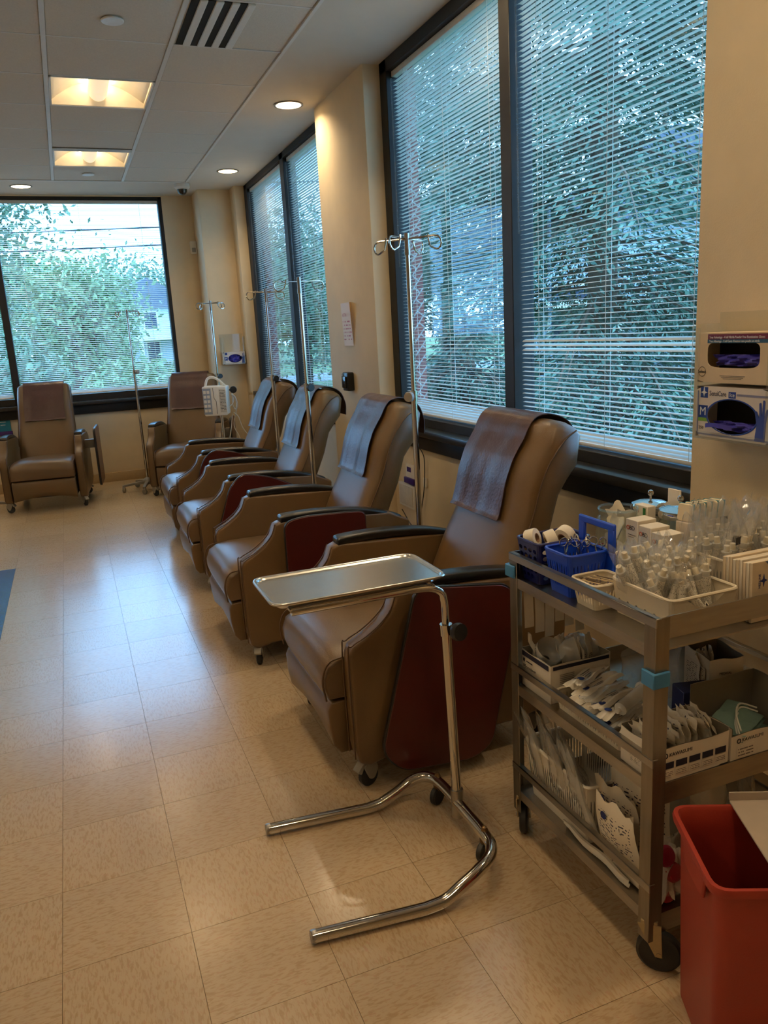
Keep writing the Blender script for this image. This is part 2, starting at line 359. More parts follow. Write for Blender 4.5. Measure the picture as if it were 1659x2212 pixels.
# slot diffuser, sprinkler plates, camera dome, motion sensor
v = thing('air_diffuser', 'white slotted air diffuser with four black slots in the ceiling', 'air vent', (CX+S, CY-S, H))
MB().box(.012, .012, .006, .60-.012, S-.012, .02).build('face_plate', tilem, v)
for k in range(4):
    MB().box(.022+k*.073, .016, .001, .022+k*.073+.036, S-.016, .005).build('slot', mat('vent_black', (8, 8, 8), .9), v)
    MB().box(.022+k*.073+.036, .016, -.004, .022+k*.073+.073, S-.016, .006).build('blade', gridm, v, bevel=.003, seg=1)
v = thing('slot_grille', 'narrow slotted air grille in front of the far ceiling light', 'air vent', (CX, CY+4*S-.085, H))
MB().box(.012, 0, .0, S-.012, .078, .003).build('backing', MATS['vent_black'], v)
for k in range(4): MB().box(.012, .004+k*.02, -.006, S-.012, .014+k*.02, .001).build('blade', gridm, v)
for x, y, l in ((.414, 4.265, 'white round sprinkler cover plate next to the slotted diffuser'), (.402, 7.88, 'white round sprinkler cover plate between the ceiling light and far window')):
    t = thing('sprinkler_cover', l, 'cover plate', (x, y, H)); MB().lathe([(.0005, -.009), (.05, -.009), (.053, -.006), (.053, -.002)], 28).build('plate', mat('cool_white', (222, 226, 228), .4), t); MB().lathe([(.045, -.002), (.045, .006)], 24).build('cup', gridm, t)
t = thing('camera_dome', 'small dome security camera with a dark lens at the ceiling corner', 'camera', (1.274, 8.299, H))
MB().lathe([(.075, 0), (.075, -.03), (.06, -.045), (.05, -.048)], 24, caps=True).build('housing', gridm, t)
MB().lathe([(.05, -.046), (.047, -.07), (.033, -.09), (.012, -.1), (.0005, -.101)], 20).build('dome', mat('dark_dome', (18, 18, 20), .08, coat=.5), t)
t = thing('motion_sensor', 'white rectangular motion sensor on the wall beside the corner column', 'sensor', (1.425, 8.95, 2.41))
MB().box(-.035, -.045, -.06, .035, 0, .07).build('body', whitep, t, bevel=.012); MB().box(-.02, -.049, -.045, .02, -.043, .0).build('lens', greyp, t, bevel=.003)

# ------------------------------------------------------------------ windows and blinds
blindm = mat('blind_slat', (232, 232, 228), .38, var=.02); cordm = mat('blind_cord', (222, 222, 216), .7)
def window(name, axis, a0, a1, mull, plane, z0, z1, jamb0, jamb1, head, foot, out):
    """axis 'y': in the right wall, spans a0..a1 along y, frame from x=plane outwards; axis 'x': far wall"""
    r = structure(name)
    def B(a, b, d0, d1, za, zb):
        return MB().box(plane+d0, a, za, plane+d1, b, zb) if axis == 'y' else MB().box(a, plane+d0, za, b, plane+d1, zb)
    D = .11
    for nm, g in (('jamb', (a0, a0+jamb0, 0, D, z0, z1)), ('jamb', (a1-jamb1, a1, 0, D, z0, z1)), ('head_bar', (a0, a1, 0, D, z1-head, z1)), ('bottom_bar', (a0, a1, 0, D, z0, z0+foot)), ('mullion', (mull[0], mull[1], 0, D, z0, z1))):
        B(*g).build(nm, darkm, r, bevel=.003, seg=1)
    B(a0+jamb0, mull[0], .092, .096, z0+foot, z1-head).build('pane', pane_m, r, smooth=0); B(mull[1], a1-jamb1, .092, .096, z0+foot, z1-head).build('pane', pane_m, r, smooth=0)
    return r
window('window_1', 'y', 1.85, 4.6, (3.16, 3.246), 1.89, .888, H, .08, .10, .066, .05, 1)
window('window_2', 'y', 5.5, 8.345, (6.80, 6.915), 1.89, .888, H, .08, .13, .05, .05, 1)
window('window_3', 'x', -2.08, 1.15, (-.54, -.472), 8.955, .888, 2.925, .05, .042, .03, .07, 1)
def sill(name, b1, b2):
    r = structure(name); MB().box(*b1).build('ledge', mat('dark_sill', (40, 38, 36), .3, var=.08, spec=.6), r, bevel=.004); MB().box(*b2).build('apron', darkm, r, bevel=.003)
sill('trim_1', (1.80, 1.935, .852, 1.892, 4.605, .8895), (1.848, 1.935, .765, 1.869, 4.605, .852))
sill('trim_2', (1.80, 5.565, .852, 1.892, 8.345, .8895), (1.848, 5.565, .765, 1.869, 8.345, .852))
sill('trim_3', (-2.1, 8.87, .852, 1.15, 8.957, .8895), (-2.1, 8.925, .755, 1.15, 8.949, .852))

def slat_mesh(L, axis):
    W = .025; n = 5
    def fn(u, v):
        d = (u-.5)*W; z = .0022*(1-(2*u-1)**2)
        return (d, v*L, z) if axis == 'y' else (v*L, d, z)
    b = MB().grid(fn, n, 1); b.grid(lambda u, v: tuple(Vector(fn(1-u, v))-Vector((0, 0, .0004))), n, 1); return b.mesh('slat', blindm, smooth=60)
def blind(label, axis, a0, a1, plane, z0, z1, wand, tilt0=0, lift=6, odd=(), jit=3):
    L = a1-a0; r = thing('window_blind', label, 'window blind', (plane, a0, z0) if axis == 'y' else (a0, plane, z0), 0, None); hz = z1-z0
    def B(p0, p1, d, za, zb): return MB().box(-d, p0, za, d, p1, zb) if axis == 'y' else MB().box(p0, -d, za, p1, d, zb)
    B(0, L, .019, hz-.03, hz).build('headrail', mat('blind_rail', (214, 212, 205), .4), r, bevel=.002, seg=1)
    B(.003, L-.003, .013, 0, .016).build('bottom_rail', blindm, r, bevel=.004)
    me = slat_mesh(L-.006, axis); pitch = .0197; n = int((hz-.05)/pitch); k = 0; z = .024
    while z < hz-.036:
        o = link('slat', me, r, (0, .003, z) if axis == 'y' else (.003, 0, z))
        a = tilt0+random.uniform(-jit, jit)
        if k < lift: a -= 26-3*k
        if k in odd: a -= 24
        o.rotation_euler = (0, math.radians(a), 0) if axis == 'y' else (math.radians(-a), 0, 0)
        z += pitch*(.72 if k < lift-1 else 1); k += 1
    for f in (.12, .5, .88):
        for d in (-.0125, .0125):
            c = MB(); c.tube([(d, L*f, .005), (d, L*f, hz-.02)] if axis == 'y' else [(L*f, d, .005), (L*f, d, hz-.02)], .0011, 5); c.build('ladder_cord', cordm, r)
    wp = (-.03, L-.02) if axis == 'y' else (.02, -.03)
    if wand: MB().tube([(wp[0], wp[1], hz-.04), (wp[0], wp[1], hz-.04-wand)], .004, 6).build('tilt_wand', acryl, r)
    return r
blind('white horizontal blind on the pane beside the column, lowest slats closed together', 'y', 3.253, 4.492, 1.938, .945, H-.068, 1.02, 0, 6)
blind('wide white horizontal blind on the pane beside the glove dispenser', 'y', 1.94, 3.152, 1.938, .945, H-.068, 1.0, -3, 3, odd=(19, 20, 21))
blind('white horizontal blind on the corner window pane nearer the corner column', 'y', 6.922, 8.21, 1.938, .945, H-.052, .95, 3, 2)
blind('white horizontal blind on the corner window pane nearer the room column', 'y', 5.585, 6.79, 1.938, .945, H-.052, .95, 3, 2)
blind('broad white horizontal blind across the far window', 'x', -.468, 1.106, 9.0, .963, 2.893, 1.0, -14, 2)
blind('white horizontal blind on the far window pane beyond its mullion from the corner', 'x', -2.025, -.545, 9.0, .963, 2.893, 0, -14, 2)

# ------------------------------------------------------------------ outdoors
def leaf_mesh(name, C, size, m, asp=1.0, droop=None, wd=.45):
    n = len(C); a = rng.normal(size=(n, 3)); a /= np.linalg.norm(a, axis=1)[:, None]
    if droop is not None: a = droop+.35*a; a /= np.linalg.norm(a, axis=1)[:, None]
    b = np.cross(a, rng.normal(size=(n, 3))); b /= np.linalg.norm(b, axis=1)[:, None]+1e-9
    sz = size*(.6+.8*rng.random(n))[:, None]
    V = np.stack([C-a*sz*asp, C+b*sz*wd, C+a*sz*asp, C-b*sz*wd], 1).reshape(-1, 3)
    me = bpy.data.meshes.new(name); me.vertices.add(4*n); me.vertices.foreach_set('co', V.ravel().astype(np.float32))
    me.loops.add(4*n); me.polygons.add(n); me.loops.foreach_set('vertex_index', np.arange(4*n, dtype=np.int32)); me.polygons.foreach_set('loop_start', np.arange(0, 4*n, 4, dtype=np.int32))
    me.update(); me.validate(); me.materials.append(m); return me
def leafm(name, c1, c2):
    m = bpy.data.materials.new(name); m.use_nodes = True; nt = m.node_tree; p = nt.nodes['Principled BSDF']
    g = nt.nodes.new('ShaderNodeNewGeometry'); n = nt.nodes.new('ShaderNodeTexNoise'); n.inputs['Scale'].default_value = 2.2; n.inputs['Detail'].default_value = 5; nt.links.new(g.outputs['Position'], n.inputs[0])
    r = nt.nodes.new('ShaderNodeMapRange'); r.inputs[1].default_value = .35; r.inputs[2].default_value = .65; nt.links.new(n.outputs[0], r.inputs[0])
    x = nt.nodes.new('ShaderNodeMix'); x.data_type = 'RGBA'; nt.links.new(r.outputs[0], x.inputs[0]); x.inputs[6].default_value = (*lin(c1), 1); x.inputs[7].default_value = (*lin(c2), 1)
    nt.links.new(x.outputs[2], p.inputs['Base Color']); p.inputs['Roughness'].default_value = .6
    return m
bark = mat('bark', (98, 78, 60), .9, var=.25, scale=14, bump=.8, bscale=30)
spr = leafm('spruce_needles', (52, 82, 66), (108, 136, 112)); spr2 = leafm('dark_spruce_needles', (46, 68, 58), (82, 106, 88))
lf = leafm('green_leaves', (72, 102, 76), (118, 146, 108)); lf2 = leafm('yellow_green_leaves', (98, 126, 80), (146, 168, 112))
GZ = -.15
def spruce(label, x, y, h, rad, nb, per, m, size=.11, z0=.6):
    t = thing('spruce_tree', label, 'tree', (x, y, GZ), 0, 'trees outside the windows')
    MB().tube([(0, 0, 0), (.02, 0, h*.5), (0, .02, h)], [.20, .12, .02], 10).build('trunk', bark, t)
    br = MB(); C = []; D = []
    for k in range(nb):
        z = z0+(h-z0)*(k+random.random())/nb; f = 1-(z-z0)/(h-z0); L = rad*(f**.8)*random.uniform(.75, 1.1)+.2; a = random.uniform(0, 2*PI)
        P = [Vector((math.cos(a)*L*s, math.sin(a)*L*s, z+.10*L*s-.42*L*s*s)) for s in (0, .35, .7, 1)]
        br.tube(P, [.028, .02, .012, .004], 4, False)
        for q in range(int(per*(.35+L/rad))):
            s = .12+.88*random.random()**.8; c = Vector((math.cos(a)*L*s, math.sin(a)*L*s, z+.10*L*s-.42*L*s*s)); w_ = .30*L*(1.05-s)+.08
            off = random.gauss(0, w_); c += Vector((-math.sin(a)*off, math.cos(a)*off, -abs(random.gauss(0, .10))-.15*abs(off)))
            C.append(c); d = Vector((math.cos(a)-math.sin(a)*math.copysign(.7, off), math.sin(a)+math.cos(a)*math.copysign(.7, off), -.45)); D.append(d.normalized())
    br.build('branches', bark, t, recalc=False)['kind'] = 'stuff'
    o = link('foliage', leaf_mesh('foliage', np.array(C), size, m, 1.2, np.array(D), .30), t); o['kind'] = 'stuff'; return t
def broadleaf(label, x, y, h, rad, n, m, size=.13, low=.25, trunk=.22):
    t = thing('leafy_tree', label, 'tree', (x, y, GZ), 0, 'trees outside the windows')
    MB().tube([(0, 0, 0), (.1, 0, h*.35), (0, .1, h*.8)], [trunk, trunk*.7, .05], 9).build('trunk', bark, t)
    cl = [(rng.normal(size=3)) for _ in range(60)]; C = []
    br = MB()
    for c in cl:
        c = c/np.linalg.norm(c)*rng.random()**.35; p = np.array([c[0]*rad, c[1]*rad, h*(low+(1-low)*.5)+c[2]*h*(1-low)*.5])
        br.tube([(0, 0, h*.3), tuple(p*np.array([.5, .5, 1])*.9+np.array([0, 0, .05*h])), tuple(p)], [.07, .04, .012], 4, False)
        C.append(p+rng.normal(size=(n//60, 3))*rad*.23)
    br.build('branches', bark, t, recalc=False)['kind'] = 'stuff'
    C = np.concatenate(C); C = C[C[:, 2] > .25]
    o = link('foliage', leaf_mesh('foliage', C, size, m), t); o['kind'] = 'stuff'; return t
spruce('large blue-green spruce growing close outside the pane beside the glove dispenser', 6.0, 8.0, 13, 3.1, 330, 480, spr, .046, .35)
spruce('tall open spruce outside the pane beside the column', 6.9, 13.9, 13, 2.3, 130, 230, spr2, .045, 2.2)
spruce('far spruce between the two nearer spruces', 11, 25, 15, 2.6, 120, 90, spr2, .10, 1.5)
spruce('small young spruce low on the lawn beside the near spruce', 3.6, 6.9, 1.7, .9, 70, 150, spr, .03, .15)
spruce('spruce behind the grey house by the near window', 24, 28, 16, 3.4, 130, 80, spr2, .14, 1.0)
broadleaf('leafy green tree outside the corner window', 6.6, 23, 4.9, 2.2, 14000, lf, .075, .2)
broadleaf('distant leafy tree beyond the lawn by the corner window', 15, 46, 6.5, 4, 6000, lf2, .24, .12)
broadleaf('tall leafy tree filling the far window', -3.4, 22, 10, 3.0, 26000, lf, .085, .12, .3)
broadleaf('rounded leafy tree beside the pale house', .4, 33, 4.3, 2.4, 14000, lf2, .12, .12, .3)
broadleaf('low leafy tree behind the pale house', 5.2, 64, 6.4, 5.0, 14000, lf, .18, .1, .3)
broadleaf('distant leafy tree at the edge of the lawn', -7, 56, 9, 5, 7000, lf, .3, .1, .3)
def bush(label, x, y, h, rad, n, m, size=.07):
    t = thing('garden_bush', label, 'bush', (x, y, GZ), 0, 'bushes outside the far window')
    st = MB()
    for k in range(7): a = k*.9; st.tube([(0, 0, 0), (math.cos(a)*rad*.5, math.sin(a)*rad*.5, h*.7)], [.02, .006], 4, False)
    st.build('stems', bark, t, recalc=False); q = rng.normal(size=(n, 3)); q /= np.linalg.norm(q, axis=1)[:, None]; q *= (rng.random(n)**.4)[:, None]
    o = link('foliage', leaf_mesh('foliage', q*np.array([rad, rad, h*.5])+np.array([0, 0, h*.52]), size, m), t); o['kind'] = 'stuff'
bush('dark green bush under the tall leafy tree', -1.1, 14.5, 1.9, 1.2, 4000, lf); bush('light green bush in front of the pale house', 1.1, 14.2, 1.35, 1.0, 3500, lf2); bush('pink flowering bush outside the far window', .15, 12.4, .95, .5, 1600, leafm('pink_blossom', (150, 84, 110), (120, 140, 70)), .05)
# ground
g = MB().box(2.2, -40, GZ-.2, 90, 120, GZ); g.box(-60, 9.4, GZ-.2, 2.2, 120, GZ)
tag(g.build('lawn', mat('grass', (88, 108, 58), .9, var=.3, scale=3, bump=1, bscale=80), None, smooth=0), 'mown green lawn outside the windows', 'lawn', None, 'stuff')
tag(MB().box(-60, 26, GZ, 90, 31, GZ+.01).build('road', mat('asphalt', (128, 130, 134), .9, var=.1), None, smooth=0), 'grey road crossing beyond the lawn', 'road', None, 'structure')
def house(label, x, y, w_, d, h, rz, wallc, windows):
    t = thing('house', label, 'house', (x, y, GZ), rz)
    b = MB().box(-w_/2, -d/2, 0, w_/2, d/2, h); b.build('walls', mat('siding_'+wallc[0], wallc[1], .8, var=.05, scale=2), t, smooth=0)
    MB().prism([(-w_/2-.4, h-.05), (w_/2+.4, h-.05), (0, h+w_*.28)], -d/2-.3, d/2+.3).build('roof', mat('grey_shingle', (96, 100, 112), .9, var=.15, scale=3), t, smooth=0)
    for q, (a, z, ww, hh) in enumerate(windows):
        f = MB().box(a-ww/2-.1, -d/2-.08, z-.1, a+ww/2+.1, -d/2+.02, z+hh+.1).build('window', whitep, t, smooth=0)
        MB().box(a-ww/2, -d/2-.10, z, a+ww/2, -d/2-.07, z+hh).build('pane', mat('dark_glass', (52, 62, 78), .1), f, smooth=0)
    MB().box(-w_/2-.2, -d/2-1.6, h*.48, w_/2+.2, -d/2, h*.48+.15).build('porch_roof', whitep, t, smooth=0)
    for k in range(4): MB().box(-w_/2+.2+k*(w_-.4)/3-.1, -d/2-1.5, 0, -w_/2+.2+k*(w_-.4)/3+.1, -d/2-1.3, h*.48).build('porch_post', whitep, t, smooth=0)
house('pale blue house with a porch beyond the far window', 4.7, 52, 6.0, 5, 3.6, .1, ('pale', (196, 206, 216)), [(-1.6, 2.4, .7, .9), (0, 2.4, .7, .9), (1.6, 2.4, .7, .9), (-1.6, .5, .7, 1.1), (0, .5, .7, 1.1), (1.6, .5, .7, 1.1)])
house('grey house behind the spruces outside the near window', 16, 18, 7, 6, 3.9, -.75, ('grey', (156, 166, 178)), [(-2.4, 1.0, 1.1, 1.4), (0, 1.0, 1.1, 1.4), (2.4, 1.0, 1.1, 1.4)])
t = thing('utility_lines', 'dark overhead power lines and pole across the far window view', 'power line', (12, 30, GZ))
MB().tube([(0, 0, 0), (0, 0, 7.6)], .14, 8).build('pole', bark, t)
for k, z in enumerate((5.2, 5.8, 7.2)): MB().tube([(-60, 1, z-1), (-30, .5, z-.9), (0, 0, z)], .025, 5).build('wire', blackp, t)

# ------------------------------------------------------------------ recliners
leather = mat('tan_vinyl', (102, 77, 46), .36, var=.07, scale=5, bump=.25, bscale=420, spec=.5)
seatm = mat('tan_vinyl_worn', (102, 79, 52), .34, var=.12, scale=4, bump=.3, bscale=300, spec=.5)
pipem = mat('dark_tan_piping', (84, 58, 32), .45)
coverm = mat('brown_vinyl', (74, 48, 43), .34, var=.10, scale=7, bump=.5, bscale=90, spec=.55)
armblk = mat('black_armrest', (24, 23, 22), .28, var=.1, spec=.6)
maroon = mat('maroon_laminate', (74, 24, 18), .3, var=.06, scale=9)
castm = mat('caster_grey', (136, 128, 114), .4, var=.05)
# side profile, x from the chair centre (front is -x), z up
BACK = [(.10, .40, .09), (.145, .54, .085), (.20, .66, .085), (.265, .788, .082), (.295, .90, .085), (.325, .98, .095), (.37, 1.05, .10)]
def chair_meshes():
    m = {}
    # seat: rounded front profile, extruded across and puffed
    prof = [(-.462, .300), (-.474, .34), (-.474, .39), (-.458, .430), (-.42, .452), (-.36, .462), (-.2, .462), (0, .45), (.2, .43), (.2, .30)]
    b = MB(); n = 14
    rings = []
    for k in range(n+1):
        y = -.272+.544*k/n; e = 1-abs(2*k/n-1)**6
        rings.append([Vector((x*(1 if x > -.4 else (1-.012*(1-e))), y, z-(.022*(1-e) if z > .36 else 0)+(.010*math.sin(PI*k/n) if z > .42 else 0))) for x, z in prof])
    b.loft(rings); m['seat'] = b.mesh('seat', seatm, bevel=.008, seg=2, smooth=55, bang=60)
    for s in (-1, 1): b = MB(); b.tube(bez([(-.468, s*.270, .30), (-.476, s*.271, .37), (-.455, s*.271, .425), (-.40, s*.271, .44), (-.2, s*.271, .443)], 5), .0035, 6); m['seat_piping%d' % s] = b.mesh('piping', pipem)
    # leg rest with an arched lower edge
    b = MB(); rings = []
    for k in range(17):
        y = -.27+.54*k/16; lo = .105+.035*math.sin(PI*k/16)
        rings.append([Vector(p) for p in ((-.452, y, lo+.03), (-.462, y, .20), (-.464, y, .262), (-.452, y, .288), (-.38, y, .292), (-.38, y, lo), (-.43, y, lo))])
    b.loft(rings); m['leg_rest'] = b.mesh('leg_rest', leather, bevel=.006, smooth=50, bang=60)
    # padded back: rounded sections following the reclining spine
    b = MB(); rings = []; N = 24
    def section(cx, cz, hw, th, nx, nz, e=4.0):
        pts = []
        for k in range(N):
            a = k*2*PI/N; ca, sa = math.cos(a), math.sin(a); px = math.copysign(abs(ca)**(2/e), ca); py = math.copysign(abs(sa)**(2/e), sa)
            pts.append(Vector((cx+nx*th*px, hw*py, cz+nz*th*px)))
        return pts
    for i, (x, z, th) in enumerate(BACK):
        a = BACK[max(i-1, 0)]; c = BACK[min(i+1, len(BACK)-1)]; d = Vector((c[0]-a[0], c[1]-a[1])).normalized(); nx, nz = d.y, -d.x
        hw = (.268, .268, .266, .258, .254, .252, .250)[i]; rings.append(section(x+nx*th, z+nz*th, hw, th, nx, nz))
    x, z = .37+.095, 1.05-.005
    rings.append(section(x+.008, z+.030, .243, .088, .96, -.28)); rings.append(section(x+.014, z+.050, .225, .068, .96, -.28)); rings.append(section(x+.018, z+.062, .18, .042, .96, -.28))
    b.loft(rings); m['backrest'] = b.mesh('backrest', leather, smooth=70)
    for s in (-1, 1):
        b = MB(); b.tube(bez([(x+nxo, s*(hw+.001), z) for x, z, nxo, hw in ((.145, .54, .05, .266), (.20, .66, .05, .263), (.265, .788, .05, .256), (.298, .90, .055, .252), (.335, .98, .06, .249), (.385, 1.05, .07, .247), (.44, 1.078, .07, .236))], 5), .003, 5); m['back_piping%d' % s] = b.mesh('piping', pipem)
    # arm panels
    arm = [(-.395, .10), (-.407, .16), (-.408, .47), (-.395, .498), (-.345, .524), (-.298, .556), (-.264, .594), (-.245, .643), (-.215, .655), (.30, .63), (.40, .58), (.36, .15), (.20, .115), (-.30, .10), (-.36, .085)]
    b = MB().prism(arm, -.035, .035); m['arm_panel'] = b.mesh('arm_panel', leather, bevel=.012, seg=3, smooth=50, bang=50)
    for s in (-1, 1): b = MB(); b.tube(bez([(-.409, s*.029, .12), (-.411, s*.029, .47), (-.397, s*.029, .503), (-.345, s*.029, .529), (-.297, s*.029, .562), (-.262, s*.029, .60), (-.243, s*.029, .645)], 4), .0025, 5); m['arm_piping%d' % s] = b.mesh('piping', pipem)
    # armrest: gently curved black bar with rounded ends
    b = MB(); rings = []; sec = rrect(.062, .034, .012, 3)
    path = bez([(-.220, 0, .655), (-.195, 0, .664), (-.08, 0, .668), (.05, 0, .662), (.18, 0, .645), (.30, 0, .612), (.37, 0, .585)], 5)
    for i, p in enumerate(path):
        sc = 1 if 0 < i < len(path)-1 else .55
        if i == 1: sc = .92
        rings.append([Vector((p.x, u*sc*(1.12-.12*i/len(path)), p.z+v*sc)) for u, v in sec])
    b.loft(rings); m['armrest'] = b.mesh('armrest', armblk, smooth=50)
    m['base'] = MB().box(-.37, -.27, .12, .30, .27, .30).box(-.10, -.25, .30, .34, .25, .40).mesh('base_frame', mat('dark_frame', (40, 32, 26), .6), bevel=.01)
    # caster
    b = MB(); 
    for s in (-1, 1): b.prism(rounded([(-.030, .085), (.020, .095), (.030, .060), (.012, .028), (-.006, .030), (-.018, .055)], .012, 3), s*.017-.0035, s*.017+.0035)
    b.box(-.028, -.018, .078, .022, .018, .095); b.lathe([(.012, .09), (.012, .12)], 10, caps=True); m['caster'] = b.mesh('caster', castm, bevel=.002, seg=1)
    m['wheel'] = MB().lathe([(.010, -.011), (.030, -.011), (.0345, -.008), (.0345, .008), (.030, .011), (.010, .011)], 22, (0.0, 0, .036), Matrix.Rotation(PI/2, 3, 'X'), caps=True).mesh('wheel', rubber)
    b = MB().prism(rounded([(-.052, .068), (-.026, .094), (-.02, .088), (-.036, .056)], .006, 3), -.016, .016); m['pedal'] = b.mesh('brake_pedal', castm, bevel=.003, seg=1)
    # headrest cover
    def cov(off, w0, w1, x_front=6):
        spine = [(.248, .765), (.262, .785), (.279, .84), (.294, .90), (.308, .94), (.324, .98), (.346, 1.018), (.366, 1.05), (.383, 1.085), (.405, 1.113), (.44, 1.126), (.485, 1.120), (.525, 1.104), (.552, 1.08), (.566, 1.05), (.576, 1.01), (.572, .95)]
        P = bez([(x, 0, z) for x, z in spine], 3); out = MB()
        Nn = len(P)-1
        def fn(u, v):
            i = round(v*Nn); p = P[i]; t = (P[min(i+1, Nn)]-P[max(i-1, 0)]).normalized(); nrm = Vector((-t.z, 0, t.x)); f = 1-v
            q = p+nrm*(off+.0035*math.sin(u*9+2*v)*f*(f > .4)+.0022*math.sin(u*23+7*v)*f); wv = w0+(w1-w0)*v
            return Vector((q.x, (u-.5)*wv+.004*math.sin(v*9), q.z))
        out.grid(fn, 12, Nn); me = out
        return me
    b = cov(.007, .37, .37); c = cov(.0095, .37, .37); n0 = len(b.v); b.add(c.v, [f[::-1] for f in c.f])
    nu = 12; nv = len(b.v)//2//(nu+1)-1
    idx = [i for i in range(nu+1)]+[j*(nu+1)+nu for j in range(1, nv+1)]+[nv*(nu+1)+i for i in range(nu-1, -1, -1)]+[j*(nu+1) for j in range(nv-1, 0, -1)]
    b.f += [(idx[i], idx[(i+1) % len(idx)], n0+idx[(i+1) % len(idx)], n0+idx[i]) for i in range(len(idx))]; b.mi += [0]*len(idx)
    m['cover'] = b.mesh('headrest_cover', coverm, smooth=60)
    return m
CM = chair_meshes()
def recliner(label, clabel, loc, deg, board=None, board_y=-.40, bar=False, cast=0, cy=.02):
    t = thing('recliner', label, 'recliner chair', loc, math.radians(deg), 'clinic recliners')
    s = link('seat', CM['seat'], t); [link('piping', CM['seat_piping%d' % k], s) for k in (-1, 1)]
    link('leg_rest', CM['leg_rest'], t); bk = link('backrest', CM['backrest'], t); [link('piping', CM['back_piping%d' % k], bk) for k in (-1, 1)]; link('base_frame', CM['base'], t)
    for y in (-.322, .322):
        a = link('arm_panel', CM['arm_panel'], t, (0, y, 0)); [link('piping', CM['arm_piping%d' % k], a) for k in (-1, 1)]; link('armrest', CM['armrest'], t, (0, y, 0))
    for k, (x, y) in enumerate(((-.36, -.322), (-.36, .322), (.30, -.30), (.30, .30))):
        c = link('caster', CM['caster'], t, (x, y, 0), (0, 0, cast+k*.7)); link('wheel', CM['wheel'], c); link('brake_pedal', CM['pedal'], c)
    if board:
        p = rounded(board, .05, 5); cx = sum(q[0] for q in p)/len(p); cz = sum(q[1] for q in p)/len(p)
        bd = MB().prism(p, board_y-.011, board_y+.011).build('side_table', maroon, t, bevel=.002, seg=1); bd['label'] = 'maroon fold-down side table'
        big = [(cx+(x-cx)*1.02, cz+(z-cz)*1.014) for x, z in p]; MB().prism(big, board_y-.009, board_y+.009).build('edge_band', blackp, bd, bevel=.003, seg=2)
        MB().box(-.06, board_y, .50, .02, -.345, .58).build('bracket', castm, t, bevel=.004)
    cv = link('headrest_cover', CM['cover'], None, Vector(loc)+Matrix.Rotation(math.radians(deg), 3, 'Z') @ Vector((0, cy, 0)), (0, 0, math.radians(deg))); tag(cv, clabel, 'headrest cover', 'vinyl headrest covers'); return t
RECT = [(-.214, .10), (.16, .10), (.16, .66), (.10, .668), (-.12, .676), (-.214, .66)]
recliner('tan vinyl recliner with a maroon side table, behind the tray stand and beside the cart', 'long brown headrest cover on the recliner beside the supply cart', (1.10, 2.52, 0), 0,
         [(-.195, .675), (.13, .632), (.165, .55), (.055, .085), (-.02, .050), (-.27, .072), (-.335, .15)], cast=.3, cy=.045)
recliner('tan vinyl recliner second from the supply cart, between two silver IV poles', 'brown headrest cover on the recliner second from the supply cart', (1.00, 3.66, 0), 0, RECT, cast=1.2)
recliner('tan vinyl recliner third from the supply cart, in front of the column', 'bluish-shining brown headrest cover on the recliner third from the supply cart', (1.00, 4.835, 0), 0,
         [(-.23, .62), (-.155, .695), (.02, .655), (.23, .55), (.14, .10), (-.30, .09), (-.385, .16)], cast=.9)
recliner('tan vinyl recliner at the end of the row, under the corner window', 'bluish-shining brown headrest cover on the recliner under the corner window', (1.03, 6.0, 0), 0,
         [(-.22, .63), (-.14, .69), (.02, .655), (.22, .56), (.13, .10), (-.30, .09), (-.39, .16)], cast=1.8)
recliner('tan vinyl recliner facing into the room in front of the far window', 'brown headrest cover on the recliner in front of the far window', (-.285, 8.12, 0), 84,
         [(-.26, .16), (.18, .16), (.18, .70), (-.26, .70)], -.47, cast=.5, cy=0)
recliner('tan vinyl recliner in the corner behind the infusion pump', 'brown headrest cover on the recliner in the corner behind the infusion pump', (1.06, 8.03, 0), 72,
         [(-.1, .2), (.2, .2), (.2, .68), (-.1, .68)], -.42, cast=.2)

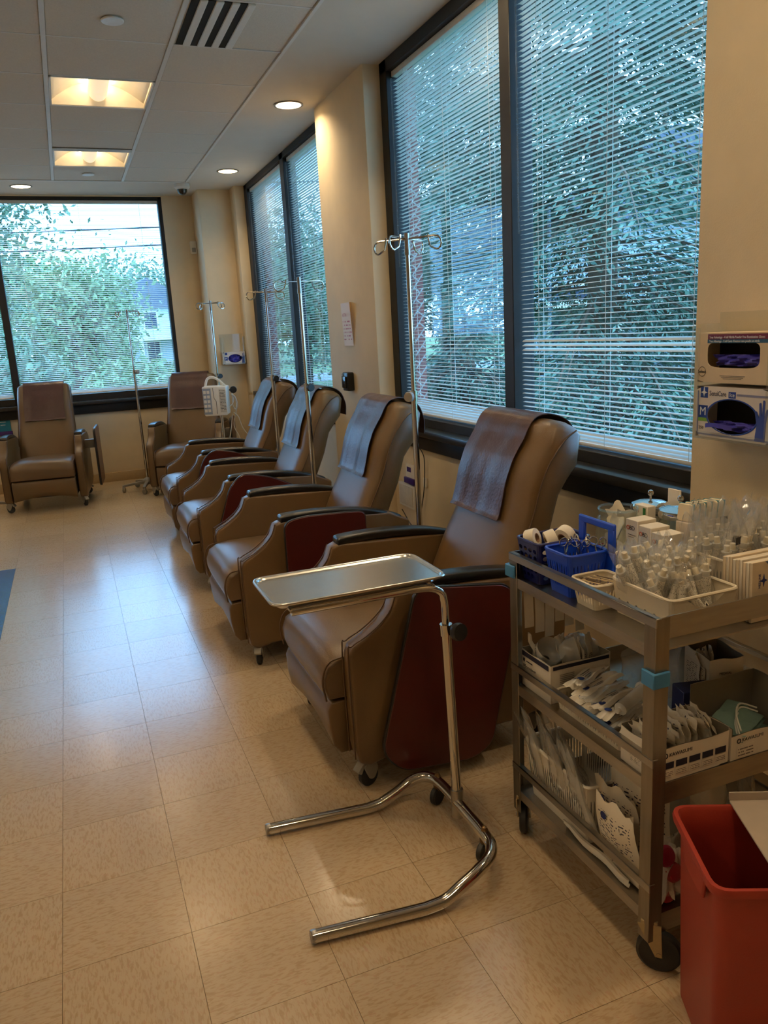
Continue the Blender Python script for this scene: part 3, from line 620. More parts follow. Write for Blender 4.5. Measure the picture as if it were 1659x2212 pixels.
# ------------------------------------------------------------------ IV poles
def iv_pole(label, x, y, top, deg, arms, joint=1.175, base=True, legr=.26, knob=blackp):
    t = thing('iv_pole', label, 'IV pole', (x, y, 0), math.radians(deg), 'silver IV poles')
    MB().lathe([(.0005, .07), (.013, .07), (.013, joint), (.0135, joint)], 14).build('lower_pole', chrome, t)
    MB().lathe([(.0098, joint-.05), (.0098, top-.07), (.0005, top-.07)], 12).build('upper_pole', chrome, t)
    MB().lathe([(.0005, top-.085), (.0125, top-.085), (.0125, top-.06), (.0112, top-.06), (.0112, top), (.0005, top+.002)], 12).build('top_fitting', steel, t)
    MB().lathe([(.0165, joint-.03), (.0165, joint+.012), (.009, joint+.014)], 14).build('clamp_collar', chrome, t)
    MB().lathe([(.0005, .0), (.020, .0), (.022, .006), (.022, .016), (.018, .022), (.006, .024), (.006, .04)], 14, (0, -.052, joint-.01), Matrix.Rotation(-PI/2, 3, 'X')).build('clamp_knob', knob, t)
    for k in range(arms):
        a = k*2*PI/arms; R = Matrix.Rotation(a, 3, 'Z'); L = .125
        pts = [(0, 0, top-.022), (.06, 0, top-.021), (L, 0, top-.02)]+[(L+.004+.024*math.sin(q*PI/7)*1.0, .012*q/7, top-.046+.026*math.cos(q*PI/7)) for q in range(1, 8)]+[(L-.026, .016, top-.058), (L-.034, .018, top-.036), (L-.038, .019, top-.012)]
        MB().tube([R @ Vector(p) for p in pts], .0038, 7).build('hook', chrome, t)
    MB().lathe([(.013, .13), (.03, .12), (.04, .095), (.04, .062), (.0005, .062)], 16).build('hub', greyp, t)
    for k in range(5):
        a = k*2*PI/5; R = Matrix.Rotation(a, 3, 'Z')
        rings = []
        for s in range(6):
            f = s/5; rr = .03+(legr-.03)*f; zz = .082-.016*f*f; ww = .02-.007*f; hh = .014-.004*f
            rings.append([R @ Vector((rr, u*ww, zz+v*hh)) for u, v in ((-1, -1), (1, -1), (1, 1), (-1, 1))])
        l = MB().loft(rings).build('leg', castm, t, bevel=.004)
        p = R @ Vector((legr-.012, 0, 0)); c = MB().box(-.012, -.012, .044, .014, .012, .060).lathe([(.007, .058), (.007, .068)], 8, caps=True).build('caster', greyp, l, bevel=.003); c.location = p; c.rotation_euler = (0, 0, a+1.1)
        MB().lathe([(.004, -.011), (.024, -.011), (.026, -.008), (.026, .008), (.024, .011), (.004, .011)], 16, p+Vector((0, 0, .0265)), Matrix.Rotation(a+1.1, 3, 'Z') @ Matrix.Rotation(PI/2, 3, 'X'), caps=True).build('wheel', castm, l)
    return t
iv_pole('silver IV pole between the recliner beside the cart and the second recliner, grey knob', 1.355, 3.09, 1.83, -52, 4, 1.182, legr=.24, knob=greyp)
iv_pole('silver IV pole between the second and third recliners, with two hooks', 1.22, 4.25, 1.752, 12, 2)
iv_pole('silver IV pole between the third recliner and the corner window recliner, with two hooks', 1.318, 5.43, 1.765, 18, 2)
iv_pole('silver IV pole holding the white infusion pump', 1.245, 7.2, 1.782, 25, 4, 1.137)
iv_pole('silver IV pole standing alone in front of the far window', .608, 8.18, 1.777, 40, 4, 1.19, legr=.25, knob=greyp)
iv_pole('IV pole across the far window recliner from the lone IV pole', -.93, 8.02, 1.777, -8, 4, 1.19, legr=.27)

# infusion pump clamped on its pole
pu = thing('infusion_pump', 'white infusion pump with a black knob and looped cords on the IV pole', 'infusion pump', (1.245, 7.2, .80), math.radians(-18))
prof = rounded([(-.105, .0), (.085, -.02), (.095, .02), (.095, .24), (.02, .31), (-.03, .33), (-.085, .315), (-.115, .255)], .015, 3)
MB().prism(rounded([(-.11, -.005), (.09, -.005), (.095, .245), (-.115, .25)], .012, 3), -.23, -.03).build('body', whitep, pu, bevel=.008)
hd = MB(); hd.tube(bez([(-.10, -.13, .245), (-.075, -.13, .31), (-.03, -.13, .325), (.02, -.13, .30), (.075, -.13, .245)], 5), .011, 8).build('handle', whitep, pu)
MB().box(-.112, -.2315, .01, -.04, -.229, .235).build('keypad', mat('pump_keypad', (150, 158, 170), .35), pu)
for r_ in range(5):
    for c_ in range(2): MB().box(-.105+c_*.03, -.2335, .03+r_*.04, -.082+c_*.03, -.231, .055+r_*.04).build('key', whitep, pu)
MB().tube([(-.02, -.2305, .24), (-.018, -.2305, .15), (.0, -.2305, .12), (.0, -.2305, .01)], .0018, 5).build('door_seam', ink, pu)
MB().box(.03, -.2315, .02, .085, -.23, .225).build('label_panel', print_mat('pump_label', (214, 206, 190), (60, 56, 52), 16, .05, .95, .05, .95, (0, 2), dens=.42), pu)
MB().box(.02, -.03, .17, .06, .03, .215).build('clamp', whitep, pu, bevel=.004)
MB().lathe([(.0005, 0), (.03, 0), (.032, .006), (.032, .02), (.026, .026), (.0005, .026)], 16, (.13, -.03, .20), Matrix.Rotation(-PI/2, 3, 'X')).tube([(.05, -.02, .2), (.14, -.02, .2)], .007, 6).build('clamp_knob', blackp, pu)
cd = MB(); cd.tube(bez([(.09, -.1, .05), (.13, -.08, .10), (.12, -.06, .17), (.15, -.05, .10), (.14, -.05, .0), (.11, -.04, -.12), (.16, -.03, -.28), (.14, -.02, -.5), (.18, .0, -.62)], 6), .0048, 6)
cd.tube(bez([(.12, -.06, .0), (.16, -.07, -.04), (.19, -.08, -.14), (.24, -.07, -.24), (.22, -.05, -.4), (.20, -.02, -.6)], 6), .0045, 6)
cd.tube(bez([(.115, -.07, .16), (.15, -.09, .14), (.165, -.09, .06), (.14, -.08, .03), (.12, -.08, .08), (.13, -.08, .15)], 6), .0045, 6)
cd.tube(bez([(.11, -.08, -.01), (.09, -.07, -.12), (.06, -.09, -.26), (.04, -.09, -.36)], 6), .0045, 6)
cd.build('power_cord', mat('cord_white', (206, 200, 188), .5), pu)

# ------------------------------------------------------------------ tray stand
TZ = .78; tx0, tx1, ty0, ty1 = .398, .895, 1.852, 2.115
ts = thing('tray_stand', 'chrome tray stand on a U-shaped base in front of the recliner beside the cart', 'tray stand', (.93, 1.92, 0))
o = Vector((.93, 1.92, 0))
def L_(pts): return [Vector(p)-o for p in pts]
base = bez([(.372, 2.082, .020), (.52, 2.066, .020), (.68, 2.048, .020)], 3)+bez([(.72, 2.044, .026), (.78, 2.05, .046), (.83, 2.056, .066), (.868, 2.045, .078), (.892, 2.012, .082), (.899, 1.96, .083)], 4)
base += bez([(.900, 1.92, .083), (.900, 1.83, .083), (.900, 1.74, .083)], 3)+bez([(.899, 1.70, .083), (.893, 1.655, .082), (.868, 1.617, .077), (.82, 1.596, .064), (.76, 1.583, .044), (.715, 1.577, .027), (.66, 1.580, .020)], 4)+[Vector((.372, 1.612, .020))]
MB().tube(L_(base), .0165, 14).build('base_tube', chrome, ts)
for y in (2.082, 1.612): MB().lathe([(.0005, -.004), (.0155, -.004), (.017, 0), (.017, .01)], 14, Vector((.372, y, .020))-o, Matrix.Rotation(PI/2, 3, 'Y')).build('end_cap', mat('cap_steel', (150, 146, 140), .3, .9), ts)
for y in (2.0, 1.70):
    p = Vector((.899, y, 0))-o
    c = MB().lathe([(.012, .052), (.015, .062), (.015, .07), (.010, .098), (.007, .106), (.0005, .108)], 12, p).build('caster', mat('worn_brass', (120, 92, 56), .4, .8, var=.2), ts)
    MB().lathe([(.004, -.010), (.026, -.010), (.030, -.006), (.030, .006), (.026, .010), (.004, .010)], 18, p+Vector((-.004, 0, .031)), Matrix.Rotation(.5, 3, 'Z') @ Matrix.Rotation(PI/2, 3, 'X'), caps=True).build('wheel', rubber, c)
px_, py_ = .895, 1.872
MB().tube(L_([(px_+.008, py_, .035), (px_+.007, py_, .125)]), .019, 14).build('socket', steel, ts)
MB().tube(L_([(px_+.007, py_, .10), (px_-.008, py_, .63)]), .0145, 14).build('outer_post', chrome, ts)
MB().tube(L_([(px_-.0075, py_, .58), (px_-.009, py_, .69)]+bez([(px_-.010, py_, .71), (px_-.018, py_, .738), (px_-.05, py_, .757), (px_-.10, py_, .762)], 4)+[Vector((.45, py_, .762))]), .011, 12).build('inner_post', chrome, ts)
MB().tube(L_([(px_-.0075, py_, .612), (px_-.0082, py_, .645)]), .018, 14).build('clamp_collar', chrome, ts)
MB().lathe([(.007, -.0), (.007, .02), (.024, .022), (.026, .03), (.024, .042), (.0005, .045)], 16, Vector((px_+.002, py_-.012, .628))-o, Matrix.Rotation(PI/2.2, 3, 'X') @ Matrix.Rotation(.25, 3, 'Y')).build('clamp_knob', blackp, ts)
sup = []
for x_ in (.45, .85): sup.append(MB().tube(L_([(x_, ty0+.012, .766), (x_, ty1-.02, .766)]), .005, 8).build('tray_support', chrome, ts))
tr = thing('instrument_tray', 'shallow brushed steel tray resting on the chrome stand', 'tray', ((tx0+tx1)/2, (ty0+ty1)/2, TZ))
w_, d_ = tx1-tx0, ty1-ty0
def ring(ins, z, r): return [Vector((u, v, z)) for u, v in rrect(w_-2*ins, d_-2*ins, r, 5)]
b = MB(); b.loft([ring(.030, -.008, .02), ring(.024, -.0075, .024), ring(.018, -.003, .028), ring(.011, .010, .034), ring(.006, .0135, .04), ring(.002, .0135, .042), ring(0, .010, .043), ring(.002, .006, .042), ring(.006, .006, .04)], True)
b.build('pan', traym, tr, smooth=60, recalc=False)

# ------------------------------------------------------------------ supply cart
CX0, CX1, CY0, CY1 = 1.035, 1.66, 1.195, 1.772; SH = (.785, .475, .150); RT = (.856, .54, .235)
cart = thing('supply_cart', 'three-shelf stainless steel utility cart against the wall by the glove dispenser', 'cart', (0, 0, 0))
post = mat('cart_post', (142, 132, 116), .34, .9, var=.16, scale=9, stretch=(6, 6, .6), bump=.1, bscale=60)
bumper = mat('blue_bumper', (62, 128, 176), .45, var=.06)
for x, sx in ((CX0, 1), (CX1, -1)):
    for y, sy in ((CY0, 1), (CY1, -1)):
        a = MB().prism([(x, y), (x+sx*.036, y), (x+sx*.036, y+sy*.003), (x+sx*.003, y+sy*.003), (x+sx*.003, y+sy*.036), (x, y+sy*.036)], .085, .856, 'z').build('corner_post', post, cart, bevel=.001, seg=1)
        if x == CX0:
            zb = .705 if y == CY0 else .79
            q = .006
            MB().prism([(x-q-.004, y-sy*(q+.002)), (x+.034, y-sy*(q+.002)), (x+.034, y-sy*.001), (x-.001, y-sy*.001), (x-.001, y+sy*.034), (x-q-.002, y+sy*.034)], zb, zb+.034, 'z').build('corner_bumper', bumper, cart, bevel=.002, seg=1)
        p = Vector((x+sx*.02, y+sy*.02, 0)); ra = {(1, 1): -.75, (1, -1): .95}.get((sx, sy), .4)
        ca = MB().box(-.018, -.018, .125, .018, .018, .135).prism([(-.026, .128), (.026, .128), (.030, .045), (.014, .045)], -.019, -.016).build('caster', mat('zinc', (176, 160, 124), .4, .8, var=.1), cart, bevel=.001, seg=1); ca.location = p; ca.rotation_euler = (0, 0, ra)
        MB().prism([(-.026, .128), (.026, .128), (.030, .045), (.014, .045)], .016, .019).build('caster_fork', MATS['zinc'], ca)
        MB().lathe([(.008, -.012), (.022, -.012), (.030, -.009), (.044, -.011), (.050, -.007), (.050, .007), (.044, .011), (.030, .009), (.022, .012), (.008, .012)], 26, Vector((.022, 0, .0505)), Matrix.Rotation(PI/2, 3, 'X'), caps=True).build('wheel', rubber, ca)
        MB().lathe([(.0005, -.023), (.006, -.023), (.007, -.020), (.007, .020)], 8, Vector((.022, 0, .0505)), Matrix.Rotation(PI/2, 3, 'X')).build('axle_bolt', steel, ca)
e = .004
for z, r in zip(SH, RT):
    MB().box(CX0+e, CY0+e, z-.004, CX1-e, CY1-e, z).build('shelf', steel, cart)
    for nm, b in (('shelf_lip', (CX0+.002, CY0+.03, z-.022, CX0+.005, CY1-.03, z+.006)), ('shelf_lip', (CX1-.005, CY0+.03, z-.022, CX1-.002, CY1-.03, z+.006)),
                  ('end_panel', (CX0+.03, CY0+.002, z-.05+(.072 if z > .7 else 0), CX1-.03, CY0+.005, z+(.071 if z > .7 else .0))), ('end_panel', (CX0+.03, CY1-.005, z-.02, CX1-.03, CY1-.002, z+.04))):
        MB().box(*b).build(nm, steel, cart, smooth=0)
    for x in (CX0-.0015, CX1-.0025): MB().box(x, CY0-.001, r-.02, x+.004, CY1+.001, r).box(x-(0 if x < 1.2 else .012), CY0-.001, r-.003, x+(.016 if x < 1.2 else .004), CY1+.001, r).build('guard_rail', steel, cart, bevel=.001, seg=1)

def basket(name, label, cat, x0, y0, x1, y1, z0, z1, m, flare=.012, holes='round', wall=.0022, group=None, dip=None, rim=.004):
    """moulded open basket: four walls with real openings, floor and rolled rim"""
    cx, cy = (x0+x1)/2, (y0+y1)/2; t = thing(name, label, cat, (cx, cy, z0), 0, group); w, d, h = x1-x0, y1-y0, z1-z0
    MB().loft([[Vector((u, v, zz)) for u, v in rrect(w-2*flare, d-2*flare, .015, 3)] for zz in (0, wall)]).build('floor', m, t)
    P = rrect(w, d, .02, 3); R = [Vector((u, v, h)) for u, v in P]; MB().tube([R[i % len(R)]+Vector((0, 0, -(dip(R[i % len(R)]) if dip else 0))) for i in range(len(R)+1)], rim, 6, False).build('rim', m, t)
    for nm, L, ax, sg in (('side_wall', d-.02, 'y', -1), ('side_wall', d-.02, 'y', 1), ('end_wall', w-.02, 'x', -1), ('end_wall', w-.02, 'x', 1)):
        b = MB(); off = (w if ax == 'y' else d)/2
        if holes == 'round': nu, nv = max(3, int(L/.021)), max(2, int(h/.021))
        elif holes == 'slot': nu, nv = max(4, int(L/.010)), 1
        else: nu, nv = max(3, int(L/.026)), 1
        def P3(u, v):
            s = off-flare*(1-v); a = (u-.5)*(L*(1-2*flare/L*(1-v))+.004); z = h*v
            q = Vector((sg*s, a, z)) if ax == 'y' else Vector((a, sg*s, z))
            if dip and v > .5: q.z -= dip(q)*(v-.5)/.5
            return q
        for i in range(nu):
            for j in range(nv):
                v0, v1 = .08+.8*j/nv, .08+.8*(j+1)/nv; u0, u1 = i/nu, (i+1)/nu; uc, vc = (u0+u1)/2, (v0+v1)/2
                if holes == 'row': vc, rv, ru = .42, .0045/h, .0045/L
                elif holes == 'slot': rv, ru = (v1-v0)*.36, (u1-u0)*.28
                else: rv, ru = (v1-v0)*.33, (u1-u0)*.36
                n = 12; o_ = [P3(uc+(u1-u0)/2*max(-1, min(1, 1.42*math.cos(k*2*PI/n+.26))), (v0+v1)/2+(v1-v0)/2*max(-1, min(1, 1.42*math.sin(k*2*PI/n+.26)))) for k in range(n)]
                i_ = [P3(uc+ru*math.cos(k*2*PI/n+.26)*(1 if holes != 'slot' else .9), vc+rv*math.sin(k*2*PI/n+.26)) for k in range(n)]
                b.loft([o_, i_], False)
        b.grid(lambda u, v: P3(u, .08*v), 6, 1); b.grid(lambda u, v: P3(u, .88+.12*v), 10, 1)
        b.build(nm, m, t, smooth=0, recalc=False)
    for sx in (-1, 1):
        for sy in (-1, 1):
            b = MB(); b.loft([[Vector((sx*(w/2-flare*(1-v)-.011), sy*(d/2-flare*(1-v)), h*v)), Vector((sx*(w/2-flare*(1-v)-.003), sy*(d/2-flare*(1-v)-.003), h*v)), Vector((sx*(w/2-flare*(1-v)), sy*(d/2-flare*(1-v)-.011), h*v))] for v in (0, .5, 1)], False, False); b.build('corner', m, t, recalc=False)
    return t
navyp = mat('navy_plastic', (20, 28, 92), .35, var=.05); bluep = mat('blue_plastic', (16, 66, 190), .35, var=.04); creamp = mat('cream_plastic', (226, 214, 190), .45, var=.03)
Z1, Z2, Z3 = SH[0]+.0005, SH[1]+.0005, SH[2]+.0005
# ---- top shelf: tape rolls in a navy basket
basket('supply_basket', 'navy basket with round holes full of tape rolls', 'basket', 1.052, 1.655, 1.215, 1.765, Z1, .898, navyp)
tapew = mat('tape_white', (232, 222, 202), .7, var=.04); tapec = mat('tape_core', (150, 118, 92), .8)
for k, (x, y, z, ax, l) in enumerate([(1.085, 1.735, .893, .6, 'white tape roll standing on edge at the far corner of the navy basket'), (1.13, 1.715, .888, 1.2, 'broad white tape roll in the middle of the navy basket'), (1.10, 1.69, .862, .9, 'low cream tape roll by the holed side of the navy basket'), (1.18, 1.725, .89, 1.9, 'white tape roll with a printed green core in the navy basket'), (1.155, 1.68, .852, .3, 'tape roll lying deepest in the navy basket')]):
    t = thing('tape_roll', l, 'tape roll', (x, y, z)); t.rotation_euler = (1.25, .1, ax)
    MB().lathe([(.013, -.014), (.026, -.014), (.027, -.012), (.027, .012), (.026, .014), (.013, .014)], 22).build('tape', tapew, t); MB().lathe([(.0132, .0145), (.011, .0145), (.011, -.0145), (.0132, -.0145)], 18).build('core', tapec, t)
    if k == 3: MB().lathe([(.0005, .0148), (.018, .0148), (.018, .0143)], 18).build('core_label', mat('green_print', (84, 96, 72), .6), t)
# ---- blue caddy with scissors
cdy = basket('tool_caddy', 'bright blue slotted caddy with a raised handle holding scissors', 'caddy', 1.062, 1.535, 1.178, 1.648, Z1, .895, bluep, .012, 'slot')
hx = .062
b = MB()
for q in ((-.075, 0, .07, .105), (-.075, .105, -.05, .165), (.045, .105, .07, .165), (-.075, .160, .07, .178)): b.box(hx-.005, q[0], q[1], hx+.005, q[2], q[3])
b.build('handle', bluep, cdy, bevel=.003, seg=1)
for k, (x, y, rz, tl) in enumerate([(1.10, 1.60, .3, .12), (1.135, 1.605, 1.2, -.1), (1.12, 1.57, -.5, .16), (1.15, 1.585, .9, -.05), (1.165, 1.56, 2.0, .1)]):
    t = thing('scissors', ('steel scissors standing ring-handles-up in the blue caddy'), 'scissors', (x, y, .915), rz, 'scissors in the blue caddy'); t.rotation_euler = (tl, .08, rz)
    for s in (-1, 1):
        h_ = MB(); h_.torus(.011, .0017, Matrix.Translation((s*.013, 0, .0)) @ Matrix.Rotation(PI/2, 4, 'X') @ Matrix.Rotation(s*.3, 4, 'Y'), 16, 6); h_.build('finger_ring', chrome, t)
        MB().tube([(s*.010, s*.001, -.009), (0, s*.001, -.04), (-s*.004, s*.001, -.10)], [.002, .0028, .0012], 6).build('blade', chrome, t)
    MB().lathe([(.0005, -.003), (.003, -.003), (.003, .003), (.0005, .003)], 8, (0, 0, -.04), Matrix.Rotation(PI/2, 3, 'X')).build('pivot', steel, t)
# ---- small cream basket with swab sticks
basket('stick_basket', 'small cream slotted basket with thin sticks beside the blue caddy', 'basket', 1.062, 1.435, 1.165, 1.532, Z1, .848, creamp, .01, 'slot')
for k in range(9):
    t = tag(MB().tube([(0, -.036, 0), (0, .036, .004)], .0016, 6).lathe([(.0005, -.006), (.0028, -.003), (.0028, .003), (.0005, .006)], 8, (0, .036, .004), Matrix.Rotation(PI/2, 3, 'X')).build('swab_stick', mat('stick_wood' if k % 2 else 'stick_dark', (196, 176, 140) if k % 2 else (96, 78, 58), .6)), 'thin swab stick lying in the small cream basket', 'stick', 'swab sticks in the cream basket')
    t.location = (1.085+.0075*k, 1.483+random.uniform(-.004, .004), .838+.0015*(k % 3)); t.rotation_euler = (0, 0, .5+random.uniform(-.15, .15))
# ---- wrapped syringes
lab1 = print_mat('syringe_label', (232, 226, 212), (30, 30, 34), 20, .02, .98, .02, .98, (0, 2), dens=.49)
barc = print_mat('barcode_label', (232, 226, 212), (30, 30, 34), 1, .1, .9, .15, .85, (2, 0), dens=-1)
capm = mat('cream_cap', (232, 222, 198), .4, var=.03)
tubem = clear('syringe_tube', tint=(1, .99, .96), gloss=.04, white=.5, rough=.15)
def crinkle(w, h, dep, seed, nu=8, nv=12, top=0.0):
    rn = random.Random(seed); ph = [rn.uniform(0, 6.28) for _ in range(6)]
    def side(s):
        def fn(u, v):
            e = math.sin(PI*u)**.6*math.sin(PI*min(1, v*1.02+.0))**.5 if 0 < u < 1 and 0 < v < 1 else 0
            wr = .22*math.sin(u*9+ph[0]+v*4)+.18*math.sin(v*17+ph[1]+u*5)+.14*math.sin(u*21+v*11+ph[2])
            return Vector(((u-.5)*w*(1+.06*math.sin(v*6+ph[3])), s*dep*e*(1+1.1*wr)+.006*math.sin(v*5+ph[4]), v*h+top*.01*math.sin(u*12+ph[5])*v))
        return fn
    return MB().grid(side(1), nu, nv).grid(side(-1), nu, nv)
def syringe_meshes():
    m = {}
    for k in range(4): m['pouch%d' % k] = crinkle(.040, .124, .0125, 40+k, 8, 12, 1).mesh('pouch', film, smooth=50, recalc=False)
    for k in range(3): m['bag%d' % k] = crinkle(.066, .17, .016, 70+k, 9, 13, 1).mesh('bag', film, smooth=50, recalc=False)
    m['barrel'] = MB().lathe([(.0005, .004), (.0085, .004), (.009, .006), (.009, .088), (.0115, .088), (.0115, .0905), (.0005, .0905)], 14).mesh('barrel', tubem, smooth=40)
    m['label'] = MB().lathe([(.0094, .020), (.0094, .078)], 14).mesh('label', lab1)
    m['cap'] = MB().lathe([(.0005, .105), (.0062, .105), (.0068, .103), (.0068, .090), (.0005, .090)], 12).mesh('cap', capm)
    m['tag'] = MB().grid(lambda u, v: Vector(((u-.5)*.026, -.0125-.002*math.sin(u*3), .008+.026*v)), 4, 1).mesh('barcode', barc)
    return m
SY = syringe_meshes()
def wrapped(loc, rot, k, label, group, bag=False):
    t = thing('wrapped_syringe', label, 'syringe', loc, 0, group); t.rotation_euler = rot
    link('pouch', SY[('bag%d' % (k % 3)) if bag else ('pouch%d' % (k % 4))], t)
    for s in ((-.012, .012) if bag else (0,)):
        sy = link('syringe', SY['barrel'], t, (s, 0, .004)); link('cap', SY['cap'], sy)
        if not bag or k % 2: link('label', SY['label'], sy)
    if k % 2 == 0: link('barcode', SY['tag'], t)
    return t
basket('syringe_tray', 'large cream perforated tray heaped with wrapped syringes', 'tray', 1.105, 1.232, 1.29, 1.432, Z1, .868, creamp, .008, 'row', dip=lambda p: .026*max(0, 1-(p.x/.055)**2) if p.y < -.07 else 0)
k = 0
for j in range(8):
    for i in range(6):
        x = 1.142+.0235*i+random.uniform(-.006, .006); y = 1.272+.0200*j+random.uniform(-.006, .006)
        z = Z1+.006+(.012*(j > 2))+.02*(j/7)+random.uniform(0, .012)
        wrapped((x, y, z), (random.uniform(-.5, .22), random.uniform(-.55, .55), random.uniform(-1.1, 1.1)), k, 'capped syringe in a clear crinkled wrapper standing in the perforated cream tray', 'wrapped syringes in the cream tray'); k += 1
basket('bag_basket', 'cream ribbed basket of clear bags behind the stack of printed packets', 'basket', 1.345, 1.318, 1.60, 1.485, Z1, .892, creamp, .008, 'slot')
prn = print_mat('bag_print', (226, 222, 212), (30, 28, 30), 18, .1, .9, .1, .9, (0, 2), dens=.55)
for j in range(4):
    for i in range(7):
        t = wrapped((1.372+.034*i+random.uniform(-.006, .006), 1.345+.036*j, Z1+.03+random.uniform(0, .02)), (random.uniform(-.2, .15), random.uniform(-.2, .2), random.uniform(-.6, .6)), k, 'pair of large syringes in a clear printed bag in the ribbed cream basket', 'bagged syringes in the ribbed basket', True); k += 1
        if k % 2: quad('printed_mark', (random.uniform(-.01, .01), -.018, .12), (1, 0, 0), (0, 0, 1), .018, .018, cached('pm', lambda: ink) if k % 4 == 1 else prn, t)
# ---- stack of printed packets at the near end
for i in range(9):
    y = 1.2215+.0095*i
    t = thing('printed_packet', 'cream printed packet standing in the row at the near end of the top shelf' if i else 'front white packet with dark blue lettering and a blue corner, top shelf', 'packet', (1.385, y, Z1), 0, 'packets on the top shelf'); t.rotation_euler = (-.04, 0, 0)
    MB().box(-.072, -.0038, 0, .10, .0038, .136-.002*(i % 3)).build('envelope', card if i % 2 else mat('cream_card', (224, 206, 178), .7), t, bevel=.001, seg=1)
    if i == 0:
        f = -.0045
        MB().prism([(-.035, .135), (.10, .135), (.10, .085), (-.004, .106)], f, f+.0004).build('blue_corner', mat('slate_blue', (92, 110, 142), .5), t, smooth=0)
        text('lettering', 'ness P', .019, (-.018, f, .076), (0, 0, 1), (-1, 0, 0), navy, t, 'LEFT')
        text('lettering', 'MEDLINE', .008, (-.050, f, .076), (0, 0, 1), (-1, 0, 0), navy, t, 'LEFT')
        MB().prism([(-.050, .092), (-.041, .096), (-.038, .108), (-.036, .096), (-.028, .092), (-.036, .089), (-.039, .078), (-.041, .089)], f-.0002, f+.0002).build('emblem', navy, t, smooth=0)
# ---- jars
def jar(label, x, y, r, h, lid):
    t = thing('glass_jar', label, 'jar', (x, y, Z1))
    MB().lathe([(.0005, .002), (r*.92, .002), (r, .012), (r, h*.78), (r*.94, h*.86), (r*.86, h*.9), (r*.88, h*.93), (r*.9, h), (r*.86, h)], 28).build('glass_body', glass, t)
    MB().torus(r*.88, .0032, Matrix.Translation((0, 0, h)), 28, 6).build('glass_rim', glass, t)
    if lid:
        l = MB().lathe([(r*.98, h-.008), (r*1.02, h+.002), (r*.96, h+.012), (r*.6, h+.020), (.0005, h+.023)], 28).build('lid', mat('lid_chrome', (212, 216, 220), .06, 1, var=.01), t)
        MB().lathe([(.003, h+.022), (.003, h+.032), (.007, h+.036), (.0085, h+.042), (.006, h+.048), (.0005, h+.05)], 14).build('knob', chrome, l)
    else: MB().torus(r*1.005, .0016, Matrix.Translation((0, 0, h*.33)), 28, 5).build('red_band', mat('red_band', (150, 24, 24), .5), t)
    return t
jar('open glass jar of folded gauze squares with a red band', 1.325, 1.69, .058, .168, False)
gz = mat('gauze', (236, 226, 204), .85, var=.05)
for k in range(9):
    a = k*.8; t = tag(MB().grid(lambda u, v: Vector(((u-.5)*.05, .006*math.sin(u*5+k), (v-.5)*.055+.006*math.sin(u*7+v*3))), 5, 5).grid(lambda u, v: Vector(((u-.5)*.05, .004+.006*math.sin(u*5+k), (v-.5)*.055+.006*math.sin(u*7+v*3))), 5, 5).build('gauze_square', gz), 'folded cream gauze square inside the open glass jar', 'gauze', 'gauze squares in the jar')
    t.location = (1.325+.022*math.cos(a*2.1), 1.69+.022*math.sin(a*2.1), Z1+.045+.013*k); t.rotation_euler = (.3*math.sin(k*3), .4*math.cos(k*2), a)
jar('glass jar with a shining metal lid behind the small carton', 1.448, 1.708, .052, .150, True); jar('glass jar with a shining metal lid beside the striped packets', 1.455, 1.60, .056, .152, True)
# ---- small cartons
def carton(label, x0, y0, z0, x1, y1, z1, m, rz=0):
    t = thing('carton', label, 'box', ((x0+x1)/2, (y0+y1)/2, z0), rz); MB().box(-(x1-x0)/2, -(y1-y0)/2, 0, (x1-x0)/2, (y1-y0)/2, z1-z0).build('box', m, t, bevel=.0012, seg=1); return t
redm = mat('red_print', (170, 30, 44), .5); orang = mat('orange_print', (196, 84, 40), .5)
for k, y in enumerate((1.585, 1.535, 1.485)):
    t = carton(('white small-print carton nearest the open gauze jar', 'middle white small-print carton of the row by the jars', 'white small-print carton of the row nearest the bagged syringes')[k], 1.305, y, Z1, 1.365, y+.047, .94-.008*k, card)
    f = -.0305; hh = (.94-.008*k)-Z1
    text('lettering', 'BD', .016, (f, -.002, hh-.022), (0, -1, 0), (0, 0, 1), ink, t); MB().torus(.005, .0012, Matrix.Translation((f, .014, hh-.022)) @ Matrix.Rotation(PI/2, 4, 'Y'), 12, 4).build('emblem', orang, t)
    quad('print_line', (f, -.002, hh-.040), (0, -1, 0), (0, 0, 1), .030, .0015, ink, t); quad('print_line', (f, .001, hh-.046), (0, -1, 0), (0, 0, 1), .022, .0012, ink, t)
t = carton('narrow white and green carton standing in front of the far metal-lidded jar', 1.381, 1.640, Z1, 1.409, 1.692, Z1+.172, card)
text('lettering', '3M', .013, (-.0146, .016, .155), (0, -1, 0), (0, 0, 1), redm, t); quad('green_band', (-.0146, -.014, .155), (0, -1, 0), (0, 0, 1), .010, .024, mat('green_band', (46, 122, 58), .5), t)
t = carton('plain cream carton under the striped gauze packets', 1.385, 1.496, Z1, 1.515, 1.538, .942, mat('cream_card', (224, 206, 178), .7))
t = carton('upright white card behind the metal-lidded jars', 1.50, 1.652, Z1, 1.505, 1.70, .985, card)
teal = mat('teal_stripe', (64, 140, 150), .5)
for k in range(6):
    t = thing('striped_packet', 'cream gauze packet with a teal stripe standing on the cream carton', 'packet', (1.397+.0195*k, 1.517, .9425), 0, 'teal-striped packets'); t.rotation_euler = (0, .12, .25)
    MB().loft([[Vector((s*.008, u, v)) for u, v in rounded([(-.02, 0), (.02, 0), (.02, .045), (-.02, .045)], .006, 2)] for s in (-1, 1)]).build('packet', mat('cream_paper', (230, 214, 182), .7), t, bevel=.002, seg=1)
    MB().box(-.0030, -.0205, .001, .0025, .0205, .0455).build('stripe', teal, t)

